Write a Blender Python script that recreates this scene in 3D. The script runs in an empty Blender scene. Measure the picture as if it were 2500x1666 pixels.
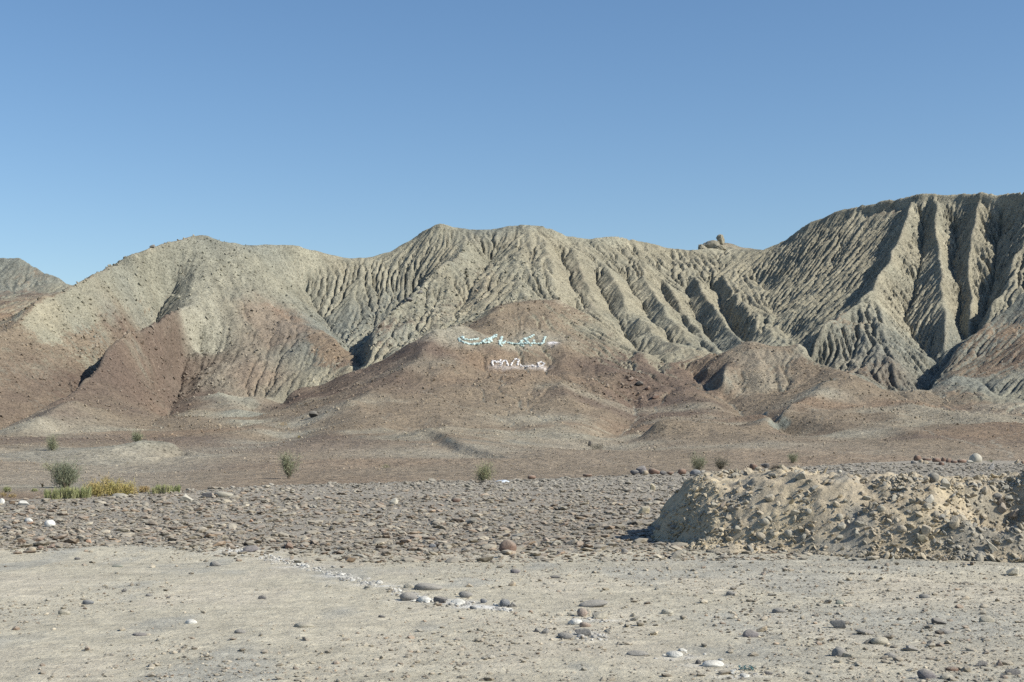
import bpy, bmesh, math, random
import numpy as np
from mathutils import Vector, Matrix, Euler

random.seed(7)
rng = np.random.default_rng(7)
SC = bpy.context.scene
COL = SC.collection

# ------------------------------------------------------------------ camera
CAMZ = 1.7
K = 1.0625 / 3472.0            # slope per traced unit (the photograph traced at 2353 px wide)
cam_data = bpy.data.cameras.new("camera")
cam = bpy.data.objects.new("camera", cam_data)
COL.objects.link(cam)
cam.location = (0, 0, CAMZ)
cam.rotation_euler = (math.radians(90), 0, 0)
cam_data.sensor_width = 36.0
cam_data.lens = 3472.0 / 2500.0 * 36.0
cam_data.shift_y = 227.0 / 2500.0
cam_data.clip_start = 0.1
cam_data.clip_end = 9000
SC.camera = cam

# ------------------------------------------------------------------ sky and sun
SUN_EL = math.radians(38)
SUN_AZ = math.radians(111)      # clockwise from +Y (view direction): right and a little behind the camera
world = bpy.data.worlds.new("World")
SC.world = world
world.use_nodes = True
wn = world.node_tree
wn.nodes.clear()
w_out = wn.nodes.new("ShaderNodeOutputWorld")
w_bg = wn.nodes.new("ShaderNodeBackground")
w_sky = wn.nodes.new("ShaderNodeTexSky")
w_sky.sky_type = 'NISHITA'
w_sky.sun_disc = False
w_sky.sun_elevation = SUN_EL
w_sky.sun_rotation = SUN_AZ
w_sky.altitude = 300
w_sky.air_density = 1.0
w_sky.dust_density = 0.6
w_sky.ozone_density = 2.5
w_bg.inputs["Strength"].default_value = 0.075
w_hs = wn.nodes.new("ShaderNodeHueSaturation")
w_hs.inputs["Saturation"].default_value = 1.13
w_hs.inputs["Value"].default_value = 0.93
wn.links.new(w_sky.outputs[0], w_hs.inputs["Color"])
wn.links.new(w_hs.outputs[0], w_bg.inputs[0])
wn.links.new(w_bg.outputs[0], w_out.inputs[0])

sun_data = bpy.data.lights.new("sun", 'SUN')
sun_data.energy = 3.4
sun_data.angle = math.radians(0.5)
sun_data.color = (1.0, 0.955, 0.85)
sun = bpy.data.objects.new("sun", sun_data)
COL.objects.link(sun)
to_sun = Vector((math.cos(SUN_EL) * math.sin(SUN_AZ), math.cos(SUN_EL) * math.cos(SUN_AZ), math.sin(SUN_EL)))
sun.rotation_euler = to_sun.to_track_quat('Z', 'Y').to_euler()
sun.location = (30, -20, 60)

SC.view_settings.view_transform = 'Standard'
SC.view_settings.look = 'None'
SC.view_settings.exposure = 0.9
SC.view_settings.gamma = 1.0
SC.view_settings.use_curve_mapping = False
SC.render.engine = 'CYCLES'
SC.cycles.use_denoising = False
SC.cycles.max_bounces = 4
SC.cycles.diffuse_bounces = 2

# ------------------------------------------------------------------ helpers
def lin(c):
    c = np.asarray(c, float) / 255.0
    return np.where(c <= 0.04045, c / 12.92, ((c + 0.055) / 1.055) ** 2.4)

def W(dx, dy, D):
    """traced point at a distance -> place"""
    return ((dx - 1176.5) * K * D, D, CAMZ + (998 - dy) * K * D)

def vnoise(X, Y, cell, seed):
    r = np.random.default_rng(seed)
    T = 256
    lat = r.random((T, T)).astype(np.float32) * 2 - 1
    x = X / cell; y = Y / cell
    xi = np.floor(x).astype(np.int64); yi = np.floor(y).astype(np.int64)
    fx = (x - xi).astype(np.float32); fy = (y - yi).astype(np.float32)
    fx = fx * fx * (3 - 2 * fx); fy = fy * fy * (3 - 2 * fy)
    x0 = xi % T; x1 = (xi + 1) % T; y0 = yi % T; y1 = (yi + 1) % T
    return (lat[x0, y0] * (1 - fx) + lat[x1, y0] * fx) * (1 - fy) + (lat[x0, y1] * (1 - fx) + lat[x1, y1] * fx) * fy

def fbm(X, Y, cell, octs, seed, gain=0.5):
    a = 1.0; s = 0; t = 0
    for o in range(octs):
        c, q = math.cos(o * 0.7 + seed), math.sin(o * 0.7 + seed)
        s = s + a * vnoise(X * c - Y * q, X * q + Y * c, cell / 2 ** o, seed * 31 + o)
        t += a; a *= gain
    return s / t

def smooth01(a, b, x):
    t = np.clip((x - a) / (b - a), 0, 1)
    return t * t * (3 - 2 * t)

def tag(o, label=None, cat=None, group=None, kind=None):
    if label: o["label"] = label
    if cat: o["category"] = cat
    if group: o["group"] = group
    if kind: o["kind"] = kind
    return o

def mesh_np(name, V, F, mat, col=None, smooth=True, link=True, parent=None):
    """V (n,3), F (m,k) -> one mesh object, optional point colours"""
    me = bpy.data.meshes.new(name)
    V = np.ascontiguousarray(V, np.float32)
    me.vertices.add(len(V)); me.vertices.foreach_set("co", V.ravel())
    F = np.ascontiguousarray(F, np.int32); k = F.shape[1]
    me.loops.add(F.size); me.loops.foreach_set("vertex_index", F.ravel())
    me.polygons.add(len(F))
    me.polygons.foreach_set("loop_start", np.arange(0, F.size, k, dtype=np.int32))
    try: me.polygons.foreach_set("loop_total", np.full(len(F), k, np.int32))
    except Exception: pass
    me.polygons.foreach_set("use_smooth", np.full(len(F), smooth))
    if col is not None:
        a = me.color_attributes.new("Col", 'FLOAT_COLOR', 'POINT')
        c = np.ones((len(V), 4), np.float32); c[:, :3] = col
        a.data.foreach_set("color", c.ravel())
    me.update(calc_edges=True)
    me.materials.append(mat)
    if not link: return me
    o = bpy.data.objects.new(name, me); COL.objects.link(o)
    if parent: o.parent = parent
    return o

def grid_faces(nr, nc):
    i = np.arange(nr * nc).reshape(nr, nc)
    return np.stack([i[:-1, :-1].ravel(), i[:-1, 1:].ravel(), i[1:, 1:].ravel(), i[1:, :-1].ravel()], 1)

class NT:
    def __init__(s, name):
        s.m = bpy.data.materials.new(name); s.m.use_nodes = True
        s.t = s.m.node_tree; s.t.nodes.clear()
        s.out = s.t.nodes.new("ShaderNodeOutputMaterial")
        s.b = s.t.nodes.new("ShaderNodeBsdfPrincipled")
        s.b.inputs["Roughness"].default_value = 0.92
        s.b.inputs["Specular IOR Level"].default_value = 0.2
        s.t.links.new(s.b.outputs[0], s.out.inputs[0])
    def n(s, typ, **kw):
        nd = s.t.nodes.new(typ)
        for k_, v in kw.items(): setattr(nd, k_, v)
        return nd
    def l(s, a, b): s.t.links.new(a, b)
    def noise(s, vec, scale, detail=4, rough=0.6):
        nd = s.n("ShaderNodeTexNoise"); nd.inputs["Scale"].default_value = scale
        nd.inputs["Detail"].default_value = detail; nd.inputs["Roughness"].default_value = rough
        s.l(vec, nd.inputs["Vector"]); return nd.outputs[0]
    def ramp(s, fac, pts):
        r = s.n("ShaderNodeValToRGB"); e = r.color_ramp.elements
        while len(e) < len(pts): e.new(0.5)
        for i, (p, c) in enumerate(pts):
            e[i].position = p; e[i].color = (c, c, c, 1) if np.isscalar(c) else (*c, 1)
        s.l(fac, r.inputs[0]); return r.outputs[0]
    def mul(s, a, b, fac=1.0, mode='MULTIPLY'):
        m = s.n("ShaderNodeMix", data_type='RGBA', blend_type=mode); m.inputs[0].default_value = fac
        for sock, v in ((m.inputs[6], a), (m.inputs[7], b)):
            if isinstance(v, (tuple, list, np.ndarray)): sock.default_value = (*v[:3], 1)
            else: s.l(v, sock)
        return m.outputs[2]
    def bump(s, h, strength, dist, prev=None):
        b = s.n("ShaderNodeBump"); b.inputs["Strength"].default_value = strength; b.inputs["Distance"].default_value = dist
        s.l(h, b.inputs["Height"])
        if prev is not None: s.l(prev, b.inputs["Normal"])
        return b.outputs[0]

def mat_terrain(name, grain, bumpd, speck=0.35, dark=0.5, aniso=None):
    """soil carrying point colours: fine grain, stones and grit on top of them"""
    t = NT(name)
    at = t.n("ShaderNodeAttribute", attribute_name="Col")
    geo = t.n("ShaderNodeNewGeometry"); pos = geo.outputs["Position"]
    n1 = t.noise(pos, grain, 6, 0.75)
    n2 = t.noise(pos, grain * 0.22, 5, 0.65)
    vor = t.n("ShaderNodeTexVoronoi"); vor.inputs["Scale"].default_value = grain * 0.7
    t.l(pos, vor.inputs["Vector"])
    c = t.mul(at.outputs["Color"], t.ramp(n1, [(0.3, 1 - speck), (0.5, 1.0), (0.72, 1 + speck * 0.8)]))
    c = t.mul(c, t.ramp(n2, [(0.3, 0.82), (0.5, 1.0), (0.7, 1.15)]))
    sp = t.ramp(vor.outputs["Distance"], [(0.0, dark), (0.18, dark + 0.1), (0.30, 1.0)])
    c = t.mul(c, sp, 0.75)
    t.l(c, t.b.inputs["Base Color"])
    nb = t.bump(n1, 0.9, bumpd)
    nb = t.bump(n2, 0.7, bumpd * 3, nb)
    t.l(nb, t.b.inputs["Normal"])
    return t.m

# ------------------------------------------------------------------ the hills: traced crests and gullies, each at its distance
SKY = [(190,664,275),(280,606,240),(300,595,238),(350,570,240),(400,563,245),(470,543,250),(520,558,252),(580,570,254),(620,567,256),(690,567,258),(740,580,262),(800,597,266),(850,598,268),
 (900,585,268),(960,548,268),(1010,518,265),(1060,532,268),(1120,530,270),(1200,517,268),(1250,520,268),(1300,540,270),(1350,552,272),
 (1410,547,272),(1470,556,274),(1540,578,276),(1600,579,276),(1608,574,278),(1700,575,280),(1760,581,272),(1800,555,266),(1860,515,262),(1930,487,258),
 (1990,475,254),(2060,463,250),(2110,455,246),(2200,450,242),(2250,447,238),(2320,440,234),(2353,443,230),(2440,470,225),(2540,500,220),(2700,560,215)]
SKY = [(a, b - (7 if a > 1850 else 3), d) for a, b, d in SKY]
# (brownness 0..1, cut strength, points)
L = []
def ln(b, k, *pts): L.append((b, k, [W(*p) for p in pts]))
ln(.05, .4, *SKY[5:14])
ln(.05, .9, *SKY[13:])
ln(.35, .15, *SKY[1:6])
# far left hill
ln(.35, .5, (-200,690,300),(-60,610,292),(0,588,290),(40,592,290),(100,625,285),(165,655,280),(210,668,276),(260,690,270))
ln(.5, .5, (-60,800,212),(0,790,216),(60,752,228),(120,712,240),(190,675,258))
# left ridge shoulder and its left descent
ln(.35, .1, (280,606,240),(230,630,228),(165,662,218),(100,694,208),(50,735,200),(0,776,193),(-100,840,178),(-250,920,160))
# front spur of the left peak
ln(.25, .15, (470,541,250),(464,580,245),(450,625,240),(440,680,233),(435,710,229))
ln(.9, .2, (435,710,229),(408,728,222),(340,773,208),(299,783,202),(252,813,195),(218,864,185),(153,922,170),(51,973,155),(0,993,148),(-100,1025,135))
ln(.8, .05, (435,710,229),(445,735,226),(452,766,226),(456,800,223),(500,805,223),(526,810,221),(525,827,219),(493,866,211),(495,901,203),(527,934,191),(578,966,174),(640,988,158))
ln(.95, .2, (425,808,221),(411,880,211),(396,920,201),(378,954,187),(372,965,172),(330,997,150),(270,1022,134))
ln(.7, .2, (405,652,240),(372,698,236),(345,750,230),(318,790,220),(285,812,210),(252,824,203),(218,871,193),(153,928,179),(51,988,163),(0,1006,156),(-100,1040,143))
ln(.8, .3, (180,934,158),(120,962,150),(60,995,140),(20,1008,134))
ln(.6, .3, (230,945,160),(150,990,146),(90,1015,136))
ln(.1, .5, (150,1046,97),(200,1036,98),(260,1030,100),(330,1022,103),(390,1020,105),(450,1034,104))
ln(.1, .5, (140,1066,92),(200,1062,94),(260,1057,96),(330,1050,99),(390,1048,100),(460,1049,102))
# right side of the left peak
ln(.15, .12, (590,568,254),(600,620,248),(620,675,242),(655,708,239),(700,738,235),(750,772,228),(790,800,221))
ln(.05, .15, (565,915,206),(610,915,206),(655,925,203))
ln(.5, .3, (585,948,192),(630,955,185))
ln(.3, .12, (640,806,222),(690,856,213),(735,886,208))
ln(.05, .45, (700,660,254),(745,725,244),(795,783,231),(830,828,216),(845,842,211))
# centre: fluted wall, rocky spur, gully
ln(.05, .55, (960,668,254),(900,725,242),(850,778,230),(815,800,221),(838,836,212))
ln(.25, .5, (1090,531,268),(1059,573,256),(1049,590,250),(991,630,244),(930,692,234),(858,753,222),(850,792,215),(850,826,210))
ln(.3, .5, (1128,590,258),(1093,645,244),(1060,700,234),(1035,762,221),(1020,782,212),(930,815,208),(848,848,206))
ln(.85, .3, (848,848,206),(760,884,206),(690,912,206),(650,928,202),
   (668,950,178),(702,962,160),(680,985,146),(640,1005,136),(560,1030,120),(450,1050,108),(300,1075,92),(150,1110,70),(0,1140,52))
# dome spur and the hill that carries the writing
ln(.1, .55, (1220,518,268),(1202,570,256),(1187,622,245),(1160,660,237),(1110,700,230),(1060,750,219))
ln(.1, .55, (1187,622,245),(1205,665,234),(1215,690,226))
ln(.45, .2, (1079,766,212),(1125,728,217),(1154,705,220),(1205,692,224),(1280,685,227),(1307,700,226),(1345,712,226))
ln(.2, .5, (1160,690,229),(1230,680,233),(1290,690,233),(1340,712,231))
ln(.6, .15, (1079,766,212),(1140,732,213),(1161,746,211),(1210,764,209),(1256,777,207),(1297,794,204),(1331,802,203),(1382,831,198),(1409,862,190),(1467,892,184),(1530,930,175))
ln(.6, .15, (1110,778,206),(1180,782,204),(1250,795,202),(1290,806,200))
ln(.75, .1, (1120,850,190),(1190,858,187),(1260,862,187),(1330,862,190))
ln(.9, .1, (1079,766,208),(1010,768,200),(930,803,200),(848,838,200),(760,872,200),(700,896,199),(655,918,196))
ln(.85, .1, (1010,768,200),(985,808,193),(950,850,184),(900,885,174),(820,930,158),(750,975,144),(690,1008,131))
ln(.85, .15, (1180,862,186),(1150,905,172),(1120,962,154),(1190,984,146),(1270,1010,134))
ln(.4, .3, (1155,962,157),(1200,950,158),(1250,972,150),(1310,1005,137),(1360,1040,118))
ln(.7, .3, (1290,890,176),(1330,950,160),(1346,990,145),(1356,1030,126),(1400,1045,112))
ln(.75, .15, (1530,930,175),(1505,957,166),(1462,995,149),(1424,1030,126))
ln(.8, .15, (1455,935,176),(1462,966,166),(1436,992,155),(1396,1022,139))
# ribs under the dome
ln(.1, .55, (1250,520,268),(1262,580,254),(1275,640,242),(1295,690,230))
ln(.1, .55, (1290,592,260),(1318,668,244),(1335,705,233))
ln(.1, .55, (1300,541,270),(1330,600,256),(1350,660,243),(1365,700,235),(1392,750,222),(1450,800,209),(1520,850,196))
ln(.1, .55, (1372,645,254),(1408,715,238),(1440,770,223),(1500,815,209),(1560,850,197))
ln(.1, .55, (1380,550,272),(1400,620,256),(1430,690,240),(1470,740,228),(1540,795,213),(1600,830,202))
ln(.1, .55, (1440,645,256),(1480,715,240),(1540,780,221),(1600,812,210))
ln(.05, 1, (1470,557,274),(1480,620,258),(1510,680,243),(1548,740,228),(1600,790,215),(1640,815,208))
ln(.05, 1, (1515,650,258),(1560,728,240),(1615,790,219),(1655,822,208))
ln(.0, 1, (1545,580,275),(1535,650,256),(1562,705,241),(1607,754,227),(1645,795,216),(1668,820,208))
ln(.0, 1, (1575,660,260),(1605,735,240),(1650,790,222),(1685,820,209),(1720,830,203))
ln(.0, 1, (1590,582,275),(1600,650,256),(1640,700,242),(1680,750,228),(1712,785,217),(1740,800,209))
ln(.0, 1, (1640,665,260),(1680,745,238),(1730,800,217),(1770,820,206))
ln(.0, 1, (1650,582,277),(1662,640,258),(1700,705,240),(1760,755,226),(1800,790,215),(1832,822,203))
ln(.0, 1, (1740,640,258),(1790,715,236),(1815,780,218),(1835,815,206),(1860,835,198),(1930,858,188))
# right wall: spurs and gullies
ln(.0, 1, (2055,505,244),(2020,580,236),(1985,650,226),(1930,725,214),(1880,768,207),(1838,808,200))
ln(.0, 1, (2094,457,246),(2082,510,238),(2064,545,232),(2046,590,225),(2012,640,218),(2005,666,214),(2022,700,208),(2030,750,201),(2048,800,194),(2060,850,187),(2078,900,178))
ln(.15, 1, (2005,668,214),(1965,712,208),(1930,742,204),(1880,772,200),(1850,798,196),(1843,822,190))
ln(.2, 1, (1843,826,189),(1883,834,187),(1951,854,183),(2010,874,177),(2060,905,170))
ln(.0, 1, (2122,505,242),(2117,565,233),(2110,640,223),(2083,708,214),(2093,750,208),(2130,790,202),(2150,820,197),(2142,850,191),(2128,888,184),(2100,918,174))
ln(.0, 1, (2150,453,243),(2148,506,236),(2158,557,229),(2155,604,222),(2168,652,215),(2180,703,209),(2180,760,202),(2165,806,198))
ln(.0, 1, (2200,520,237),(2190,580,229),(2195,650,220),(2208,710,212),(2212,757,206))
ln(.0, 1, (2250,447,238),(2240,500,232),(2222,560,226),(2226,618,219),(2240,680,212),(2228,745,206))
ln(.0, 1, (2300,490,234),(2292,580,225),(2278,660,216),(2262,715,210),(2236,760,205))
ln(.0, 1, (2236,760,205),(2212,768,204),(2182,795,200),(2160,815,198))
ln(.0, 1, (2420,470,225),(2353,545,219),(2325,590,215),(2310,650,209),(2285,700,205),(2262,745,202))
ln(.1, .55, (2480,560,214),(2400,660,206),(2353,700,203),(2301,750,200),(2240,785,198),(2180,830,193),(2145,865,187))
ln(.5, .4, (2560,560,206),(2450,630,200),(2353,684,196),(2301,733,193),(2250,772,190),(2200,808,187),(2155,852,183),(2135,885,178))
ln(.7, .3, (2560,700,190),(2450,740,186),(2353,800,180),(2300,850,175),(2250,862,172))
ln(.2, .8, (2108,908,170),(2150,885,170),(2199,868,170),(2240,868,170),(2290,893,165),(2353,916,160),(2450,930,152))
ln(.6, .4, (2105,922,163),(2180,940,153),(2260,950,148),(2353,956,145),(2500,965,140))
# brown foothills
ln(.8, .2, (1640,826,204),(1670,824,200),(1700,808,198),(1740,802,196),(1790,815,193),(1850,845,186),(1930,866,178),(2010,886,170))
ln(.75, .2, (1700,808,198),(1676,845,190),(1655,880,182))
ln(.8, .2, (1560,850,197),(1600,850,195),(1625,845,193))
ln(.85, .2, (1570,848,198),(1600,863,195),(1642,903,185),(1694,942,172),(1760,980,154),(1800,1008,134))
ln(.85, .2, (1540,890,188),(1590,922,175),(1640,968,155),(1660,1005,135))
ln(.8, .2, (1690,893,184),(1730,906,181),(1790,913,178))
ln(.85, .2, (1745,945,160),(1775,962,148))
ln(.4, .5, (1924,876,172),(1880,903,162),(1840,930,152),(1784,960,141),(1740,985,131))
ln(.8, .3, (1965,884,171),(1900,903,162),(1856,922,154),(1830,940,148),(1840,960,141),(1900,975,136))
ln(.9, .1, (1950,930,150),(2050,935,152),(2100,935,156))
ln(.6, .4, (1880,1015,118),(1905,1012,120),(1940,1002,122),(1990,993,126))
ln(.6, .4, (1890,1005,121),(1915,997,124),(1945,990,126),(1985,986,129))
# cut bank
ln(.6, .6, (985,993,123),(1010,1001,118.4),(1040,1016,111.4),(1080,1029,105.3),(1130,1043,100.1),(1170,1051,97.4))
ln(.4, .6, (975,1002,121),(1000,1016,117),(1030,1034,110),(1075,1047,104),(1130,1060,99),(1170,1062,96.5))
# gentle foot and the wadi (height given through y)
def flat(b, D, pts): L.append((b, .05, [((dx - 1176.5) * K * D, D, z) for dx, z in pts]))
flat(.85, 112, [(-400,1.2),(0,.75),(150,.6),(300,.2),(450,.1),(700,.75),(880,.95)])
flat(.8, 100, [(1250,.5),(1400,.3),(1700,.6),(2000,.5),(2400,.7),(2800,.8)])
flat(.85, 90, [(640,-.2),(800,.02),(918,.05),(1122,.15),(1250,.08),(1411,-.05)])
flat(.85, 84, [(640,-.4),(900,-.3),(1122,-.25),(1400,-.35)])
flat(.9, 84, [(1700,-.4),(2353,-.5),(2900,-.5)])
flat(.85, 76, [(700,-.35),(900,-.15),(1120,-.1),(1400,-.2)])
flat(.8, 64, [(-700,-.5),(100,-.6),(300,-.65),(700,-.7),(1100,-.6),(1500,-.4)])
flat(.5, 40, [(-1800,-.7),(0,-.75),(1176,-.9),(2353,-.9),(4500,-.9)])
flat(.9, 130, [(1500,2.3),(1620,2.0),(1900,1.6),(2100,2.2),(2353,2.4),(2700,2.6)])
# caprock of the right wall and the knoll behind the saddle
ln(.5, .5, *[(a, b + 30, d - 1.6) for a, b, d in SKY if a >= 1990])
ln(.5, .1, (1580,590,290),(1600,574,291),(1628,558,292),(1665,560,292),(1705,569,292),(1765,584,292))
ln(.5, .1, (1560,590,284),(1600,576,285),(1628,562,286),(1665,563,286),(1705,571,286),(1765,583,286))
# behind the skyline
L.append((.3, 0, [(x, y + 26, z - 12) for x, y, z in [W(*p) for p in SKY[3:]]]))
L.append((.3, 0, [(x, y + 22, z - 10) for x, y, z in [W(*p) for p in [(-200,690,300),(0,588,290),(100,625,285),(260,690,270)]]]))
L.append((.5, 0, [(-160, 346, 2), (-80, 346, 3), (0, 344, 4), (80, 340, 4), (140, 335, 6)]))
L.append((.5, 0, [(-130, 60, 0), (-130, 160, 4), (-130, 240, 16)]))

G = 0.25
X0, Y0 = -134.0, 34.0
NX, NY = 1072, 1264
gx = X0 + np.arange(NX) * G; gy = Y0 + np.arange(NY) * G

def rasterise():
    P, Vz, Vb, Vk = [], [], [], []
    for i, (b, k, pts) in enumerate(L):
        pts = np.array(pts, float)
        seg = np.linalg.norm(np.diff(pts[:, :2], axis=0), axis=1)
        s = np.concatenate([[0], np.cumsum(seg)])
        n = max(2, int(s[-1] / 0.12))
        u = np.linspace(0, s[-1], n)
        x, y, z = (np.interp(u, s, pts[:, j]) for j in range(3))
        amp = 0.45 if i > 3 else 0.25
        tall = pts[:, 2].max() > 18 and i > 3 and k >= .5
        if tall: amp = 0.8
        x = x + amp * fbm(u, u * 0 + i * 17.3, 5.0, 3, 100 + i)
        y = y + amp * 1.6 * fbm(u, u * 0 + i * 17.3, 5.0, 3, 300 + i)
        z = z + (0.22 if pts[:, 2].max() > 3 else 0.0) * fbm(u, u * 0 + i * 9.1, 2.6, 3, 500 + i) + (.7 * fbm(u, u * 0 + i * 4.1, 7, 3, 700 + i) if tall else 0)
        P.append(np.stack([x, y], 1)); Vz.append(z); Vb.append(np.full(n, b)); Vk.append(np.full(n, k))
    return np.concatenate(P), np.concatenate(Vz), np.concatenate(Vb), np.concatenate(Vk)

def down(A): return A.reshape(A.shape[0] // 2, 2, A.shape[1] // 2, 2).sum((1, 3))
def solve(P, vals, lv0=0, iters=(40, 70, 120, 220, 500), pre=0):
    ix = np.clip(((P[:, 0] - X0) / G + .5).astype(int), 0, NX - 1)
    iy = np.clip(((P[:, 1] - Y0) / G + .5).astype(int), 0, NY - 1)
    w = np.bincount(iy * NX + ix, minlength=NX * NY).reshape(NY, NX).astype(np.float32)
    s = np.bincount(iy * NX + ix, weights=vals, minlength=NX * NY).reshape(NY, NX).astype(np.float32)
    pyr = [(w, s)]
    for _ in range(4): pyr.append((down(pyr[-1][0]), down(pyr[-1][1])))
    z = None
    for lev in range(4, lv0 - 1, -1):
        w_, s_ = pyr[lev]
        m = w_ > 0; v = np.where(m, s_ / np.maximum(w_, 1e-9), 0)
        if z is None: z = np.full(w_.shape, vals.mean(), np.float32)
        else: z = np.repeat(np.repeat(z, 2, 0), 2, 1)
        for _ in range(iters[lev]):
            z[m] = v[m]
            p = np.pad(z, 1, mode='edge')
            z = (p[:-2, 1:-1] + p[2:, 1:-1] + p[1:-1, :-2] + p[1:-1, 2:]) * 0.25
    for _ in range(lv0): z = np.repeat(np.repeat(z, 2, 0), 2, 1)
    return z

def blur(z, n):
    for _ in range(n):
        p = np.pad(z, 1, mode='edge')
        z = (p[:-2, 1:-1] + p[2:, 1:-1] + p[1:-1, :-2] + p[1:-1, 2:] + 4 * z) * 0.125
    return z

CP, CZ, CB, CK = rasterise()
Z = solve(CP, CZ)
B = blur(solve(CP, CB, 2), 6)
KM = blur(solve(CP, CK, 2), 20)
GX, GY = np.meshgrid(gx.astype(np.float32), gy.astype(np.float32))
Z = blur(Z, 2)
hi = smooth01(2.0, 9.0, Z)
Z = Z + hi * (0.55 * fbm(GX, GY, 11, 4, 3) + (0.2 + 0.25 * KM) * fbm(GX, GY, 4.5, 4, 4, .6)) + 0.12 * fbm(GX, GY, 9, 3, 5) + smooth01(-.1, 1.6, Z) * (1 - KM) * smooth01(88, 104, GY) * (1.35 * (.42 - np.abs(fbm(GX, GY * .42, 12, 3, 9))))

def erode(z, n, kf):
    h, w_ = z.shape
    idx = np.arange(h * w_).reshape(h, w_)
    offs = [(-1, 0, 1.0), (1, 0, 1.0), (0, -1, 1.0), (0, 1, 1.0), (-1, -1, 1.414), (-1, 1, 1.414), (1, -1, 1.414), (1, 1, 1.414)]
    for it in range(n):
        best = np.zeros((h, w_), np.float32); rec = idx.copy()
        zj = z + (0.01 * rng.random(z.shape)).astype(np.float32)
        p = np.pad(zj, 1, constant_values=1e6)
        rho = (1.0 / (2.0 - rng.random(z.shape))).astype(np.float32)
        for oy, ox, d in offs:
            s = (zj - p[1 + oy:1 + oy + h, 1 + ox:1 + ox + w_]) / G
            if d > 1: s = s * rho
            m = s > best
            best = np.where(m, s, best); rec = np.where(m, idx + oy * w_ + ox, rec)
        r = rec.ravel(); self_ = r == idx.ravel()
        A = np.ones(h * w_)
        rr = r.copy(); act = ~self_
        for _ in range(10):
            A = A + np.bincount(rr[act], weights=A[act], minlength=h * w_)
            nr = rr[rr]
            act = act & (rr != nr) & True
            rr = nr
        A = A.reshape(h, w_).astype(np.float32) * G * G
        zr = z.ravel()[r].reshape(h, w_)
        dz = kf * np.minimum(A, 400) ** 0.42 * np.minimum(best, 1.6)
        dz = np.minimum(dz, 0.55 * np.maximum(z - zr, 0))
        z = z - dz
        z = z * 0.95 + blur(z, 1) * 0.05
    return z, A
Z, FA = erode(Z, 17, (0.005 + 0.062 * KM) * (0.25 + 0.75 * hi))

# crisper forms: crests stand up, gullies cut in
z4 = Z.reshape(NY // 4, 4, NX // 4, 4).mean((1, 3)); b4 = blur(z4, 34)
dif = np.repeat(np.repeat(blur(z4, 1) - b4, 4, 0), 4, 1); dif = blur(dif, 12)
Z = Z + 0.8 * np.clip(dif, -.9, 1.4) * smooth01(.3, 2.5, Z) * (1 - smooth01(17, 25, Z))
Z = Z + (0.28 * (Z - blur(Z, 10)) + 0.5 * (Z - blur(Z, 2))) * hi * np.clip(.25 + KM, 0, 1)
# fine rills: noise drawn out down the fall line
def rills(cell, length, seed, n=11):
    zs = blur(Z, 10); ax = -np.gradient(zs, axis=1); ay = -np.gradient(zs, axis=0); m_ = np.sqrt(ax * ax + ay * ay) + 1e-5; ax /= m_; ay /= m_
    src = fbm(GX, GY, cell, 2, seed, .6).astype(np.float32); jx, jy = np.meshgrid(np.arange(NX), np.arange(NY)); acc = src.copy()
    for sg in (1, -1):
        px = jx.astype(np.float32); py = jy.astype(np.float32)
        for k_ in range(n):
            ix = np.clip(px + .5, 0, NX - 1).astype(np.int32); iy = np.clip(py + .5, 0, NY - 1).astype(np.int32)
            px = px + sg * ax[iy, ix] * length / n / G; py = py + sg * ay[iy, ix] * length / n / G
            ix = np.clip(px + .5, 0, NX - 1).astype(np.int32); iy = np.clip(py + .5, 0, NY - 1).astype(np.int32)
            acc += src[iy, ix] * (1 - k_ / n * .6)
    return acc / acc.std()
R1_ = rills(1.0, 6.0, 401); R2_ = rills(2.4, 11.0, 402)
rill = (-np.abs(R1_) * .125 + .12 - np.maximum(-R2_ - .3, 0) * .22)
steep0 = np.sqrt(np.gradient(blur(Z, 6), G, axis=1) ** 2 + np.gradient(blur(Z, 6), G, axis=0) ** 2)
Z = Z + rill * (.10 + 1.15 * KM) * smooth01(.22, .5, steep0) * hi
# rubble relief: rough on rocky ground, fine on clay
rock = smooth01(-.1, .5, fbm(GX, GY, 26, 3, 8) + 0.2)
Zx = np.gradient(Z, G, axis=1); Zy = np.gradient(Z, G, axis=0)
SL = np.sqrt(Zx ** 2 + Zy ** 2)
def gauss(dx, dy, D, r):
    x, y, _ = W(dx, dy, D)
    return np.exp(-((GX - x) ** 2 + (GY - y) ** 2) / (2 * r * r))
rocky = np.clip(sum(gauss(*a) for a in [(1000,690,238,9),(950,740,230,9),(1090,600,252,6),(890,780,216,8),(1040,650,245,8),(340,640,235,13),(380,690,228,11),(250,720,215,12),(300,740,215,10),(1100,700,232,6),(1450,880,182,4),(430,620,240,8)]), 0, 1)
rn = fbm(GX, GY, 1.5, 3, 11)
Z = Z + rocky * (0.45 * np.maximum(rn, 0) + 0.22 * fbm(GX, GY, 0.7, 2, 12)) + (0.045 * B + 0.03) * fbm(GX, GY, 0.8, 2, 13) * smooth01(50, 90, GY)

def hz(x, y):
    x = np.asarray(x, float); y = np.asarray(y, float)
    fx = np.clip((x - X0) / G, 0, NX - 1.001); fy = np.clip((y - Y0) / G, 0, NY - 1.001)
    i = fx.astype(int); j = fy.astype(int); a = fx - i; b = fy - j
    return (Z[j, i] * (1 - a) + Z[j, i + 1] * a) * (1 - b) + (Z[j + 1, i] * (1 - a) + Z[j + 1, i + 1] * a) * b
def samp(A_, x, y):
    return A_[np.clip(((y - Y0) / G + .5).astype(int), 0, NY - 1), np.clip(((x - X0) / G + .5).astype(int), 0, NX - 1)]

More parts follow.
